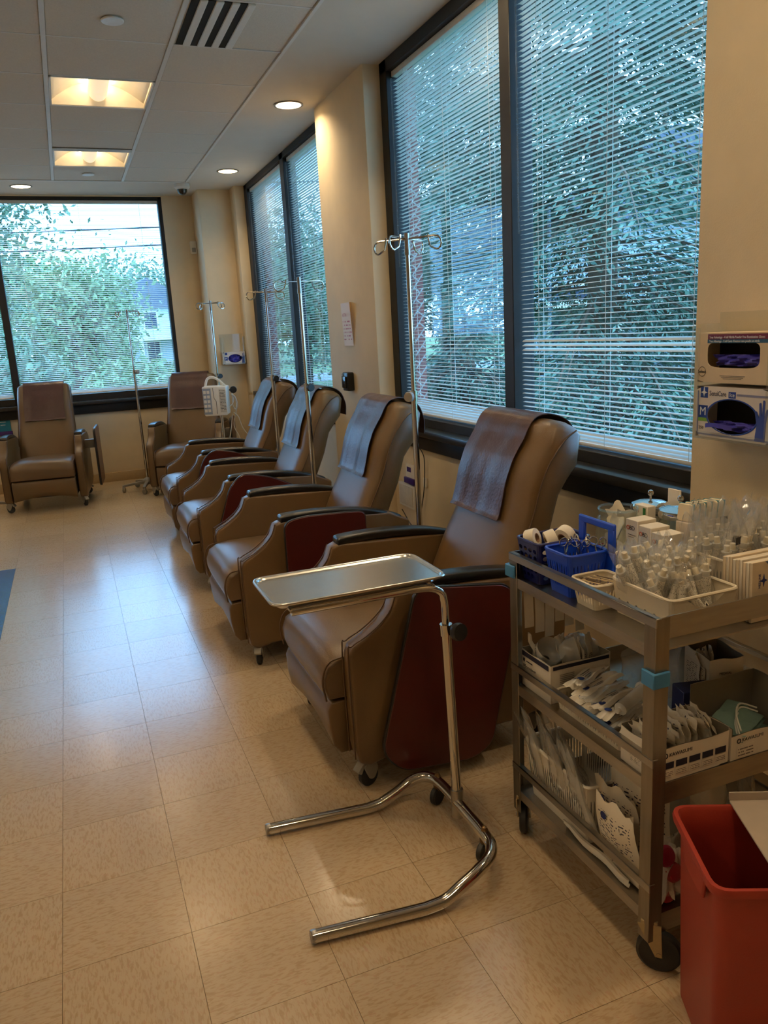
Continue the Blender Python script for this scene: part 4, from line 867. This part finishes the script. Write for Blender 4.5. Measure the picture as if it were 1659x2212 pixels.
# ---- middle shelf
def open_carton(name, label, x0, y0, x1, y1, z0, h, out, inn, flare=.006, rz=0, hs=None):
    """open-topped card box with separate walls"""
    t = thing(name, label, 'box', ((x0+x1)/2, (y0+y1)/2, z0), rz); w, d = x1-x0, y1-y0; hs = hs or (h,)*4
    MB().box(-w/2, -d/2, 0, w/2, d/2, .002).build('bottom', inn, t, smooth=0)
    for (ax, sg), hh in zip((('x', -1), ('x', 1), ('y', -1), ('y', 1)), hs):
        L = d if ax == 'x' else w; O = (w if ax == 'x' else d)/2
        def fn(o_):
            def g_(u, v):
                a = (u-.5)*L; s = sg*(O+flare*v*math.sin(PI*u)*.8-o_); z = hh*v+.002*math.sin(u*8+sg)*v
                return Vector((s, a, z)) if ax == 'x' else Vector((a, s, z))
            return g_
        b = MB().grid(fn(0), 8, 2); b.cur = 1; b.grid(fn(.0022), 8, 2); b.build('wall', [out, inn], t, smooth=30, recalc=False)
    return t
t = open_carton('open_carton', 'open white carton with a dark rim full of clear masks and packets, middle shelf', 1.058, 1.612, 1.245, 1.752, Z2, .108, card, cardin, .003)
navyk = mat('dark_navy', (22, 20, 44), .6)
f = -.0935
quad('rim_stripe', (f-.003, 0, .098), (0, -1, 0), (0, 0, 1), .128, .014, navyk, t); quad('rim_stripe', (0, -.0730, .099), (1, 0, 0), (0, 0, 1), .175, .010, navyk, t)
text('lettering', 'Monoject', .016, (f-.0032, .058, .062), (0, -1, 0), (0, 0, 1), ink, t, 'LEFT'); text('lettering', 'sodium chloride 0.9 %', .0115, (f-.0032, .058, .044), (0, -1, 0), (0, 0, 1), ink, t, 'LEFT')
quad('emblem', (f-.003, .055, .080), (0, -1, 0), (0, 0, 1), .008, .009, ink, t); quad('print_line', (f-.003, .028, .079), (0, -1, 0), (0, 0, 1), .030, .003, ink, t)
for k in range(6): quad('print_line', (-.045, -.0730, .078-.005*k), (1, 0, 0), (0, 0, 1), .045, .0012, mat('grey_ink', (110, 104, 98), .6), t)
softp = clear('soft_plastic', tint=(.97, .96, .93), gloss=.05, white=.34, rough=.2)
pprint = print_mat('packet_print', (228, 220, 202), (70, 66, 72), 22, .12, .88, .1, .55, (0, 1), dens=.5)
def sheet(name, label, cat, loc, rot, w, h, m, group, seed, bow=.01, thick=.004, marks=None):
    rn = random.Random(seed); p1, p2 = rn.uniform(0, 6), rn.uniform(0, 6)
    def g_(o_):
        return lambda u, v: Vector(((u-.5)*w, (v-.5)*h, bow*math.sin(u*3.1+p1)*math.sin(v*2.7+p2)+.003*math.sin(u*14+p2)+.003*math.sin(v*11+p1)+o_*(math.sin(PI*u)*math.sin(PI*v))**.5))
    b = MB().grid(g_(thick), 7, 9).grid(g_(-thick), 7, 9); o_ = b.build(name, m, None, smooth=60, recalc=False); tag(o_, label, cat, group); o_.location = loc; o_.rotation_euler = rot
    if marks: marks(o_, g_(thick+.0012))
    return o_
def emblem_mark(o_, g_):
    p = g_(.5, .22); MB().lathe([(.0005, .0006), (.009, .0006), (.009, -.0006)], 16, p+Vector((0, 0, .0012))).build('blue_emblem', navy, o_)
    for k in range(3): q = g_(.5+.12*(k-1), .5); quad('print_line', q+Vector((0, 0, .0012)), (0, 1, 0), (-1, 0, 0), .045-.008*k, .0022, mat('grey_ink', (110, 104, 98), .6), o_)
# clear masks and packets inside the carton
for k in range(4):
    t = tag(MB().lathe([(.012, .0), (.026, .006), (.036, .022), (.040, .045), (.039, .05)], 16).build('mask_cup', softp), 'soft clear plastic mask cup in the dark-rimmed carton', 'mask', 'mask cups in the carton')
    t.location = (1.10+.032*k, 1.70-.018*(k % 2), Z2+.085+.012*(k % 3)); t.rotation_euler = (.6+k*.7, .5*k, k)
for k in range(6):
    sheet('flat_packet', 'flat printed packet standing in the dark-rimmed carton', 'packet', (1.155+.014*k, 1.695-.006*k, Z2+.085+.004*(k % 2)), (1.1+.05*k, .15, .7+.12*random.uniform(-1, 1)), .055, .115, pprint, 'printed packets in the carton', 300+k, .004)
sheet('flat_packet', 'narrow packet poking up at the corner of the dark-rimmed carton', 'packet', (1.082, 1.735, Z2+.105), (1.35, .0, 1.2), .03, .09, pprint, None, 320, .003)
# tray of paper-wrapped syringes
basket('syringe_tray', 'shallow cream tray of paper-wrapped packets on the middle shelf', 'tray', 1.062, 1.335, 1.23, 1.60, Z2, .522, creamp, .006, 'slot', rim=.0035)
for k in range(15):
    y = 1.352+.0165*k
    sheet('paper_packet', 'long paper-wrapped packet with blue print lying in the shallow cream tray', 'packet', (1.140+random.uniform(-.012, .012), y, Z2+.026+.0032*k+.012*(k % 2)), (random.uniform(-.12, .12), random.uniform(-.14, .04), -1.15+random.uniform(-.25, .2)), .040, .165, paper if k % 3 else softp, 'paper packets in the cream tray', 340+k, .006, .006, emblem_mark if k % 3 else None)
t = thing('large_syringe', 'big clear syringe with a black plunger tip lying on the paper packets', 'syringe', (1.135, 1.395, Z2+.088)); t.rotation_euler = (0, PI/2-.12, .35)
MB().lathe([(.0005, -.055), (.005, -.055), (.006, -.045), (.016, -.04), (.016, .06), (.022, .06), (.022, .063), (.0005, .063)], 18).build('barrel', tubem, t); MB().lathe([(.0005, -.02), (.0148, -.02), (.0148, -.008), (.0005, -.008)], 16).build('plunger_tip', rubber, t)
# clear folded bag and cartons at the back
for k, (x, y) in enumerate(((1.335, 1.50), (1.275, 1.55), (1.37, 1.56))):
    o_ = crinkle(.10, .13, .02, 500+k).build('clear_bag', film, None, smooth=50, recalc=False); tag(o_, ('crumpled clear bag standing behind the dark blue box', 'crumpled clear bag between the dark-rimmed carton and dark blue box', 'crumpled clear bag at the back of the middle shelf')[k], 'bag'); o_.location = (x, y, Z2+.003); o_.rotation_euler = (-.1, .05, .3*k)
t = carton('dark blue lettered carton on the middle shelf', 1.262, 1.340, Z2, 1.345, 1.396, Z2+.10, mat('navy_card', (24, 34, 92), .4), -.25)
wl = mat('white_print', (226, 228, 232), .5)
text('lettering', 'BIOPATCH', .0155, (-.0407, .0, .060), (0, -1, 0), (0, 0, 1), wl, t, sx=.62); text('lettering', 'BIOPATCH', .015, (0, -.028, .060), (1, 0, 0), (0, 0, 1), wl, t, sx=.82)
quad('print_line', (-.0407, 0, .046), (0, -1, 0), (0, 0, 1), .044, .002, wl, t); MB().lathe([(.0005, .0), (.011, .0), (.011, .0008)], 18, (-.012, .004, .088)).build('round_picture', mat('pale_disc', (176, 196, 214), .5), t); MB().lathe([(.0005, -.0008), (.009, -.0008), (.009, 0)], 16, (-.0405, .006, .024), Matrix.Rotation(PI/2, 3, 'Y')).build('round_picture', MATS['pale_disc'], t)
t = open_carton('open_carton', 'open white carton with a red band behind the dark blue lettered carton', 1.365, 1.36, 1.455, 1.475, Z2, .155, card, cardin, .004, -.22)
quad('red_band', (.0, -.0612, .04), (1, 0, 0), (0, 0, 1), .088, .075, redm, t); text('lettering', 'Needles', .011, (-.005, -.0616, .095), (1, 0, 0), (0, 0, 1), ink, t); text('lettering', 'MEDICAL', .008, (-.005, -.0616, .118), (1, 0, 0), (0, 0, 1), ink, t)
quad('print_block', (-.0490, 0, .09), (0, -1, 0), (0, 0, 1), .09, .075, print_mat('side_print', (222, 212, 194), (120, 112, 104), 14, .05, .95, .05, .95, (1, 2), dens=.5), t); quad('barcode', (-.0490, -.022, .02), (0, -1, 0), (0, 0, 1), .03, .022, print_mat('barcode2', (222, 212, 194), (30, 28, 28), 12, .05, .95, .05, .95, (2, 1), dens=-1), t)
for k in range(4): sheet('flat_packet', 'cream packet inside the open carton with a red band', 'packet', (1.375+.012*k, 1.42, Z2+.10), (1.4, 0, .6+.1*k), .06, .11, paper, 'packets in the red-banded carton', 380+k, .004)
def maker_print(t, f, xs, hh, blocks):
    text('lettering', 'KAWASUMI', .012, (xs+.018, f, hh), (1, 0, 0), (0, 0, 1), ink, t, 'LEFT'); MB().torus(.005, .0013, Matrix.Translation((xs+.009, f, hh)) @ Matrix.Rotation(PI/2, 4, 'X'), 14, 4).build('emblem', ink, t)
    for k in range(blocks):
        x = xs+.016+.036*k
        quad('label_block', (x, f, hh-.024), (1, 0, 0), (0, 0, 1), .030, .015, navyk, t); quad('label_print', (x, f, hh-.043), (1, 0, 0), (0, 0, 1), .030, .016, print_mat('tiny_print', (226, 216, 198), (110, 100, 92), 4, .05, .95, .1, .9, (0, 2), dens=.42), t)
t = open_carton('open_carton', 'low grey-lined carton of wavy white packets at the near end of the middle shelf', 1.050, 1.2005, 1.248, 1.318, Z2, .08, card, cardin, .002, 0, (.085, .085, .078, .088)); maker_print(t, -.0605, -.085, .062, 5)
quad('side_print', (-.1005, -.01, .04), (0, -1, 0), (0, 0, 1), .08, .05, MATS['side_print'], t)
wavp = print_mat('wavy_print', (232, 224, 208), (56, 58, 96), 9, .25, .75, .55, .9, (0, 1), dens=.55)
for k in range(13):
    sheet('wavy_packet', 'white paper packet standing in the low grey-lined carton', 'packet', (1.068+.0135*k, 1.258+.006*math.sin(k), Z2+.058+.012*(k > 5)), (1.25, 0, 1.45+.08*math.sin(k*2)), .085, .085, wavp, 'packets in the grey-lined carton', 420+k, .007, .003)
t = open_carton('open_carton', 'grey-lined carton of green face masks at the near end of the middle shelf', 1.256, 1.2005, 1.45, 1.33, Z2, .075, card, cardin, .002, 0, (.08, .13, .06, .13)); maker_print(t, -.066, -.085, .045, 0)
quad('label_print', (-.055, -.066, .018), (1, 0, 0), (0, 0, 1), .05, .03, MATS['tiny_print'], t)
mg = mat('mask_green', (120, 150, 140), .8, var=.05, scale=60)
for k in range(4):
    o_ = sheet('face_mask', 'folded pale green face mask in the grey-lined carton', 'mask', (1.335, 1.265, Z2+.03+.009*k), (.25, .05, .35+.04*k), .15, .085, mg, 'green masks in the carton', 460+k, .006, .003)
    MB().tube(bez([(-.07, -.03, .012), (-.02, .0, .02), (.04, .01, .018), (.075, -.02, .01)], 4), .0022, 5).build('ear_loop', mat('loop_white', (220, 220, 210), .7), o_)
# paper strips hanging behind the top shelf
for k in range(6):
    t = tag(MB().grid(lambda u, v: Vector(((u-.5)*.029, .002*math.sin(v*5+k), -v*(.14+.02*(k % 3)))), 2, 6).grid(lambda u, v: Vector(((u-.5)*.029, .0008+.002*math.sin(v*5+k), -v*(.14+.02*(k % 3)))), 2, 6).build('paper_strip', paper, None, recalc=False), 'long white paper strip hanging below the far edge of the top shelf', 'paper strip', 'paper strips under the top shelf'); t.location = (1.085+.033*k, 1.757-.002*(k % 2), .776)
o_ = tag(MB().box(-.008, -.002, 0, .008, .002, .03).build('blue_clip', bluep), 'small blue plastic clip at the back of the top shelf underside', 'clip'); o_.location = (1.275, 1.755, .735)

# ---- bottom shelf
basket('storage_bin', 'white plastic bin of clear tubing pouches on the bottom shelf', 'bin', 1.055, 1.452, 1.26, 1.740, Z3, .318, whitep, .014, 'slot', rim=.005)
for k in range(12):
    o_ = crinkle(.12, .25, .014, 600+k, 9, 12, 1).build('clear_pouch', film if k % 2 else softp, None, smooth=50, recalc=False); tag(o_, 'tall clear pouch leaning in the white bin on the bottom shelf', 'pouch', 'clear pouches in the white bin')
    o_.location = (1.10+.012*(k % 5), 1.475+.021*k, Z3+.02); o_.rotation_euler = (-.32+.05*random.uniform(-1, 1), .1*random.uniform(-1, 1), 1.2+.2*random.uniform(-1, 1))
    if k % 2 == 0:
        MB().tube(bez([(-.03, 0, .03), (.03, .003, .07), (-.03, -.002, .11), (.03, .002, .15), (0, 0, .2)], 5), .0035, 6).build('tubing', mat('tubing', (214, 208, 196), .3), o_); MB().box(-.03, -.004, .03, .03, .004, .10).build('insert_card', paper, o_)
tprint = print_mat('tray_pack_print', (228, 216, 194), (44, 42, 60), 26, .12, .88, .12, .8, (0, 2), dens=.52)
for k, (x, y, a, hh, l) in enumerate([(1.068, 1.335, .10, .185, 'front paper tray pack with printed lines on the bottom shelf'), (1.10, 1.375, .16, .20, 'second paper tray pack behind the front one on the bottom shelf'), (1.145, 1.37, .22, .22, 'tall paper tray pack with a blue emblem, bottom shelf'), (1.19, 1.36, .28, .21, 'rear paper tray pack on the bottom shelf')]):
    o_ = crinkle(.145, hh, .012, 700+k, 9, 10, 1).build('tray_pack', tprint, None, smooth=50, recalc=False); tag(o_, l, 'packet'); o_.location = (x, y, Z3+.003); o_.rotation_euler = (-.05, a*.5, PI/2+.02*k)
    MB().lathe([(.0005, 0), (.010, 0), (.010, .001)], 16, (.03, .0155, hh*.8), Matrix.Rotation(-PI/2, 3, 'X')).build('blue_emblem', navy, o_)
    if k == 0: text('lettering', 'TRAY', .018, (-.01, .0155, .07), (-1, 0, 0), (0, 0, 1), ink, o_)
    text('lettering', 'L', .02, (-.03, .0155, hh*.74), (-1, 0, 0), (0, 0, 1), ink, o_)
for k in range(4):
    o_ = crinkle(.07, .10, .022, 760+k, 8, 8, 1).build('soft_pack', whitep, None, smooth=60, recalc=False); tag(o_, 'soft folded white pack at the near end of the bottom shelf', 'packet', 'soft white packs'); o_.location = (1.075+.03*k, 1.235, Z3+.012); o_.rotation_euler = (.5-.2*k, .2, 1.4+.2*k)
sheet('flat_packet', 'long flat white packet along the edge of the bottom shelf', 'packet', (1.058, 1.42, Z3+.014), (0, 1.25, 0), .028, .26, paper, None, 790, .003)
redp = mat('red_plastic', (176, 24, 40), .35); 
for k, (x, y, z, c) in enumerate(((1.10, 1.225, .30, mat('crimson_plastic', (170, 20, 70), .4)), (1.12, 1.222, .255, redp), (1.105, 1.225, .205, redp))):
    o_ = tag(MB().lathe([(.0005, -.018), (.012, -.016), (.022, -.004), (.024, .006), (.019, .014), (.0005, .016)], 18).build('red_cap', c), ('crimson round cap beside the corner post above the bottom shelf', 'round red cap under the crimson cap on the bottom shelf', 'lowest round red cap on the bottom shelf')[k], 'cap'); o_.location = (x, y, z-.03); o_.rotation_euler = (1.2, .3*k, 0)
b_ = crinkle(.16, .16, .03, 801, 9, 9, 1).build('clear_pouch', film, None, smooth=50, recalc=False); tag(b_, 'clear bag holding the round red caps on the bottom shelf', 'bag'); b_.location = (1.13, 1.226, Z3+.002)
for k in range(5):
    o_ = crinkle(.12, .19, .015, 820+k, 8, 10, 1).build('clear_pouch', softp if k % 2 else film, None, smooth=50, recalc=False); tag(o_, 'cloudy pouch standing at the back of the bottom shelf', 'pouch', 'pouches at the back of the bottom shelf'); o_.location = (1.28+.07*k, 1.28+.05*(k % 2), Z3+.003); o_.rotation_euler = (-.15, .1, .3*k)

# ------------------------------------------------------------------ red bin
redb = mat('red_bin_plastic', (158, 50, 34), .5, var=.05, scale=10, bump=.15, bscale=300)
ang = math.atan2(-.907, -.42); a_ = Vector((-.42, -.907, 0)); b__ = Vector((.907, -.42, 0)); P0 = Vector((1.052, 1.162, 0)); RL, RW, RH = .262, .34, .45
ctr = P0+a_*RL/2+b__*RW/2
rb = thing('waste_bin', 'tall red plastic waste bin beside the cart', 'waste bin', ctr, math.atan2(b__.y, b__.x))
def rr(w, d, z, r=.03): return [Vector((u, v, z)) for u, v in rrect(w, d, r, 4)]
prof = [(.28, .20, .003, .02), (.292, .212, .012, .022), (.312, .236, .42, .03), (.316, .238, .432, .03), (.340, .262, .434, .036), (.342, .264, .442, .036), (.338, .260, .450, .035), (.322, .246, .450, .03), (.316, .238, .443, .03), (.306, .228, .40, .028), (.284, .204, .012, .02)]
MB().loft([rr(*p) for p in prof]).build('bin_body', redb, rb, smooth=50)
MB().prism([(-.07, .385), (.03, .385), (.045, .432), (-.08, .432)], -.168, -.160, 'x').build('side_grip', redb, rb, bevel=.003, seg=1)
lidm = mat('grey_lid', (178, 164, 148), .5, var=.04)
ld = thing('bin_lid', 'beige metal lid plate lying across the red bin', 'lid', ctr+Vector((0, 0, .4505)), math.atan2(b__.y, b__.x))
MB().prism(rounded([(-.045, -.14), (.19, -.14), (.19, .14), (-.045, .14)], .006, 2), .0, .004, 'z').build('plate', lidm, ld, bevel=.001, seg=1); MB().box(-.045, .137, .003, .19, .141, .022).build('lip', lidm, ld, bevel=.001, seg=1)

# ------------------------------------------------------------------ glove dispensers
def glove_box(label, org, right, w, h, d, m, hole, topsy, gl):
    """org: front lower far-left corner as seen; right: reading direction; depth goes into the wall"""
    t = thing('glove_box', label, 'glove box', org); R = Vector(right); U = Vector((0, 0, 1)); Nn = -R.cross(U)   # Nn points into the wall
    def P(u, v, n=0): return R*u+U*v+Nn*n
    outer = [(0, 0), (w, 0), (w, h), (0, h)]; n = 32; cu, cv, ru, rv, pw = hole
    inn = []
    for k in range(n):
        a = k*2*PI/n; c, s = math.cos(a), math.sin(a); inn.append((cu+ru*math.copysign(abs(c)**pw, c), cv+rv*math.copysign(abs(s)**pw, s)))
    out = []
    for u, v in inn:
        du, dv = u-cu, v-cv; k = min([(w-cu)/du if du > 1e-6 else 9e9, -cu/du if du < -1e-6 else 9e9, (h-cv)/dv if dv > 1e-6 else 9e9, -cv/dv if dv < -1e-6 else 9e9]); out.append((cu+du*k, cv+dv*k))
    MB().loft([[P(*p) for p in out], [P(*p) for p in inn], [P(p[0], p[1], .0015) for p in inn]], False).build('front', m, t, smooth=0)
    b = MB(); C8 = [P(u, v, q) for q in (.0005, d) for u, v in outer]; b.add(C8, [(0, 1, 5, 4), (1, 2, 6, 5), (2, 3, 7, 6), (3, 0, 4, 7), (4, 5, 6, 7)]); b.build('carton', m, t, smooth=0)
    MB().add([P(u, v, d-.004) for u, v in outer], [(0, 1, 2, 3)]).build('inside', mat('dark_inside', (30, 26, 24), .9), t, smooth=0)
    g_ = MB().grid(lambda u, v: P(cu+(u-.5)*2*ru*.92, cv-rv*.9+v*rv*gl, .026-.014*math.sin(PI*u)*math.sin(PI*v)+.007*math.sin(u*11+v*5)+.006*math.sin(u*19-v*9)+.004*math.sin(v*17+u*7)), 18, 12).build('gloves', mat('violet_nitrile', (66, 62, 168), .5, var=.12, scale=30), t)
    return t, P
def dispenser(label, org, right, w, h, d):
    t = thing('glove_dispenser', label, 'dispenser', org); R = Vector(right); U = Vector((0, 0, 1)); Nn = -R.cross(U)
    def slab(nm, u0, u1, v0, v1, n0, n1):
        c = [R*u+U*v+Nn*n for n in (n0, n1) for v in (v0, v1) for u in (u0, u1)]; MB().add(c, [(0, 2, 3, 1), (4, 5, 7, 6), (0, 1, 5, 4), (2, 6, 7, 3), (0, 4, 6, 2), (1, 3, 7, 5)]).build(nm, acryl, t, bevel=.0008, seg=1)
    slab('back_plate', 0, w, 0, h+.03, d-.002, d); slab('side_plate', 0, .003, 0, h, -.004, d-.003); slab('side_plate', w-.003, w, 0, h, -.004, d-.003); slab('bottom_plate', .004, w-.004, 0, .003, -.004, d-.003)
    slab('front_lip', .004, .028, .004, h-.01, -.004, -.001); slab('front_lip', w-.028, w-.004, .004, h-.01, -.004, -.001); slab('front_lip', .030, w-.030, .004, .022, -.004, -.001)
    return t
D1 = (1.692, 1.828, 1.095); w1 = .296
dispenser('clear acrylic glove dispenser holding two boxes on the wall above the cart', D1, (0, -1, 0), w1, .325, .096)
maroonp = mat('maroon_print', (104, 26, 60), .5); tealp = mat('teal_print', (44, 92, 124), .5)
creamc = mat('cream_glove_card', (222, 200, 166), .6, var=.03)
t, P = glove_box('upper cream glove box with a maroon and teal banner', (1.699, 1.816, 1.257), (0, -1, 0), .27, .138, .084, creamc, (.129, .078, .093, .036, .42), 1, .9)
quad('maroon_banner', P(.152, .127, -.0005), (0, -1, 0), (0, 0, 1), .232, .015, maroonp, t); quad('teal_banner', P(.152, .115, -.0005), (0, -1, 0), (0, 0, 1), .234, .010, tealp, t)
text('lettering', 'True Advantage - 4 mil Nitrile Powder Free Examination Gloves', .0098, P(.042, .1255, -.0012), (0, -1, 0), (0, 0, 1), wl, t, 'LEFT', .76); text('lettering', "True Advantage - 4 mil Gants d'examen sans poudre en nitrile", .0088, P(.042, .1148, -.0012), (0, -1, 0), (0, 0, 1), wl, t, 'LEFT', .80)
text('lettering', 'Select', .013, P(.018, .030, -.0008), (0, -1, 0), (.0, .1, 1), ink, t); MB().torus(.0135, .0007, Matrix.Translation(P(.018, .030, -.0006)) @ Matrix.Rotation(PI/2, 4, 'Y'), 24, 4).build('round_mark', ink, t)
for k in range(3): quad('print_line', P(.13, .020-.004*k, -.0005), (0, -1, 0), (0, 0, 1), .09-.012*k, .0014, MATS['grey_ink'], t)
t, P = glove_box('lower white glove box with blue lettering and an oval opening', (1.699, 1.816, 1.100), (0, -1, 0), .27, .146, .084, mat('white_glove_card', (224, 214, 204), .5, var=.02), (.134, .064, .090, .048, 1.0), 1, .55)
blu = mat('royal_blue_print', (22, 56, 140), .45); grn = mat('lime_print', (120, 170, 50), .5); lav = mat('lavender_print', (130, 130, 160), .5)
quad('emblem_block', P(.030, .128, -.0005), (0, -1, 0), (0, 0, 1), .028, .030, blu, t); quad('size_block', P(.027, .073, -.0005), (0, -1, 0), (0, 0, 1), .036, .036, blu, t); text('lettering', 'M', .034, P(.027, .073, -.0012), (0, -1, 0), (0, 0, 1), wl, t)
quad('green_bar', P(.027, .050, -.0005), (0, -1, 0), (0, 0, 1), .036, .010, grn, t); text('lettering', '250', .0125, P(.022, .026, -.0008), (0, -1, 0), (0, 0, 1), ink, t)
MB().prism([(0, .017), (.003, .003), (.013, 0), (.003, -.003), (0, -.013), (-.003, -.003), (-.013, 0), (-.003, .003)], -.0006, .0006).build('star_emblem', wl, t).matrix_local = frame(P(.030, .128, -.0010), (0, -1, 0), (0, 0, 1)) @ Matrix.Rotation(-PI/2, 4, 'X')
text('lettering', 'SensiCare', .0200, P(.050, .126, -.0008), (0, -1, 0), (0, 0, 1), mat('navy_letter', (30, 44, 84), .5), t, 'LEFT', .78); quad('ice_block', P(.134, .125, -.0005), (0, -1, 0), (0, 0, 1), .026, .018, blu, t); text('lettering', 'Ice', .016, P(.134, .125, -.0012), (0, -1, 0), (0, 0, 1), wl, t)
quad('border', P(.206, .126, -.0005), (0, -1, 0), (0, 0, 1), .112, .006, lav, t); quad('border', P(.136, .008, -.0005), (0, -1, 0), (0, 0, 1), .258, .005, lav, t); quad('border', P(.007, .07, -.0005), (0, -1, 0), (0, 0, 1), .005, .125, lav, t)
MB().torus(1, .035, Matrix.Translation(P(.134, .064, -.0008)) @ Matrix.Rotation(PI/2, 4, 'Y') @ Matrix.Diagonal((.049, .0915, .02, 1)), 40, 4).build('oval_border', blu, t)
hand = rounded([(.004, 0), (.038, 0), (.040, .040), (.046, .068), (.041, .072), (.034, .052), (.035, .088), (.028, .090), (.026, .054), (.022, .084), (.0155, .083), (.018, .050), (.008, .066), (.002, .062), (.010, .036)], .003, 2)
MB().prism(hand, -.0005, .0005).build('glove_picture', mat('glove_blue_print', (48, 70, 150), .5), t).matrix_local = frame(P(.214, .006, -.0012), (0, -1, 0), (0, 0, 1)) @ Matrix.Rotation(-PI/2, 4, 'X') @ Matrix.Diagonal((1, 1, 1.25, 1))
MB().grid(lambda u, v: P(.045+u*.10, .028+.012*v+.006*math.sin(PI*u), -.008-.012*math.sin(PI*u)), 8, 3).build('loose_glove', MATS['violet_nitrile'], t)
D2 = (1.535, 8.462, 1.175)
dispenser('clear acrylic glove dispenser with one box on the corner column', D2, (1, 0, 0), .252, .29, .096)
t, P = glove_box('white and violet glove box in the dispenser on the corner column', (1.543, 8.469, 1.181), (1, 0, 0), .236, .128, .084, MATS['white_glove_card'], (.125, .06, .072, .044, 1.0), 1, 1.9)
quad('size_block', P(.03, .06, -.0005), (1, 0, 0), (0, 0, 1), .036, .036, blu, t); text('lettering', 'M', .03, P(.03, .06, -.0012), (1, 0, 0), (0, 0, 1), wl, t); quad('emblem_block', P(.034, .11, -.0005), (1, 0, 0), (0, 0, 1), .024, .024, blu, t)
MB().prism(hand, -.0005, .0005).build('glove_picture', MATS['glove_blue_print'], t).matrix_local = frame(P(.19, .004, -.001), (1, 0, 0), (0, 0, 1)) @ Matrix.Rotation(-PI/2, 4, 'X') @ Matrix.Diagonal((1, 1, 1.25, 1))

# ------------------------------------------------------------------ things on the walls
t = thing('wall_notice', 'curling white paper notice with red print taped to the column', 'paper notice', (1.789, 5.12, 1.50))
MB().grid(lambda u, v: Vector((-.002-.022*(u*(1-u))*2-.012*v*(1-u), .095-.19*u, -.14+.28*v)), 8, 6).build('sheet', print_mat('red_notice', (232, 216, 200), (176, 84, 92), 12, .1, .9, .1, .62, (1, 2), dens=.5), t)
text('lettering', 'ATTN', .03, (-.024, .0, .06), (0, -1, 0), (0, 0, 1), mat('faded_red', (180, 96, 100), .6), t)
MB().grid(lambda u, v: Vector((-.003-.03*v*u, -.095-.045*u*v, -.14+.28*v)), 4, 6).build('curled_edge', mat('cream_paper2', (222, 196, 150), .7), t)
t = thing('wall_holder', 'small black plastic holder mounted on the column', 'holder', (1.79, 5.12, 1.06))
MB().box(-.05, -.055, 0, 0, .055, .125).build('shell', blackp, t, bevel=.01); MB().box(-.062, -.04, .02, -.048, .04, .10).build('front_clip', mat('black_gloss', (30, 30, 34), .15), t, bevel=.006); MB().box(-.055, .03, .075, -.05, .05, .115).build('label_strip', greyp, t)
t = thing('brochure_rack', 'purple and white brochure rack on the wall behind the second recliner', 'brochure rack', (1.869, 4.33, .53))
MB().box(-.03, -.075, 0, 0, .075, .035).build('tray', mat('purple_card', (64, 30, 120), .5), t, bevel=.002); MB().box(-.016, -.07, .03, -.004, .07, .12).build('leaflet', paper, t); quad('purple_print', (-.017, .02, .085), (0, -1, 0), (0, 0, 1), .06, .03, MATS['purple_card'], t)
t = thing('wall_plate', 'white wall access plate behind the second recliner', 'wall plate', (1.869, 4.40, .37))
MB().box(-.02, -.12, 0, 0, .12, .15).build('plate', whitep, t, bevel=.004); MB().box(-.024, -.10, .015, -.018, .10, .135).build('panel', mat('panel_white', (214, 204, 184), .5), t, bevel=.002)
t = thing('wall_cable', 'thin black cable hanging from the sill to the outlet behind the second recliner', 'cable', (1.86, 4.13, .56))
MB().tube(bez([(0, .06, .20), (-.006, .02, .19), (-.01, -.02, .15), (-.008, -.01, .05), (-.01, .01, -.06), (-.01, .10, -.25), (-.008, .20, -.30), (-.008, .36, -.22)], 5), .003, 6).build('cable', blackp, t); MB().box(-.006, -.02, -.02, .006, .02, .035).build('plug', whitep, t, bevel=.002)
t = thing('teal_poster', 'teal printed leaflet in a purple holder on the wall by the far recliner', 'leaflet', (-.675, 8.949, .60))
MB().box(-.06, -.012, .03, .06, -.004, .19).build('leaflet', mat('teal_card', (30, 130, 160), .5), t); MB().box(-.07, -.03, 0, .07, -.012, .045).build('holder', MATS['purple_card'], t, bevel=.003)
for k in range(3): quad('print_line', (-.01, -.0125, .17-.03*k), (1, 0, 0), (0, 0, 1), .07-.012*k, .007, wl, t)
t = thing('sill_bracket', 'small tan wall hook beside the corner window', 'hook', (1.775, 8.352, .868)); MB().box(-.02, -.02, -.012, .015, 0, .012).build('hook', trimm, t, bevel=.003)
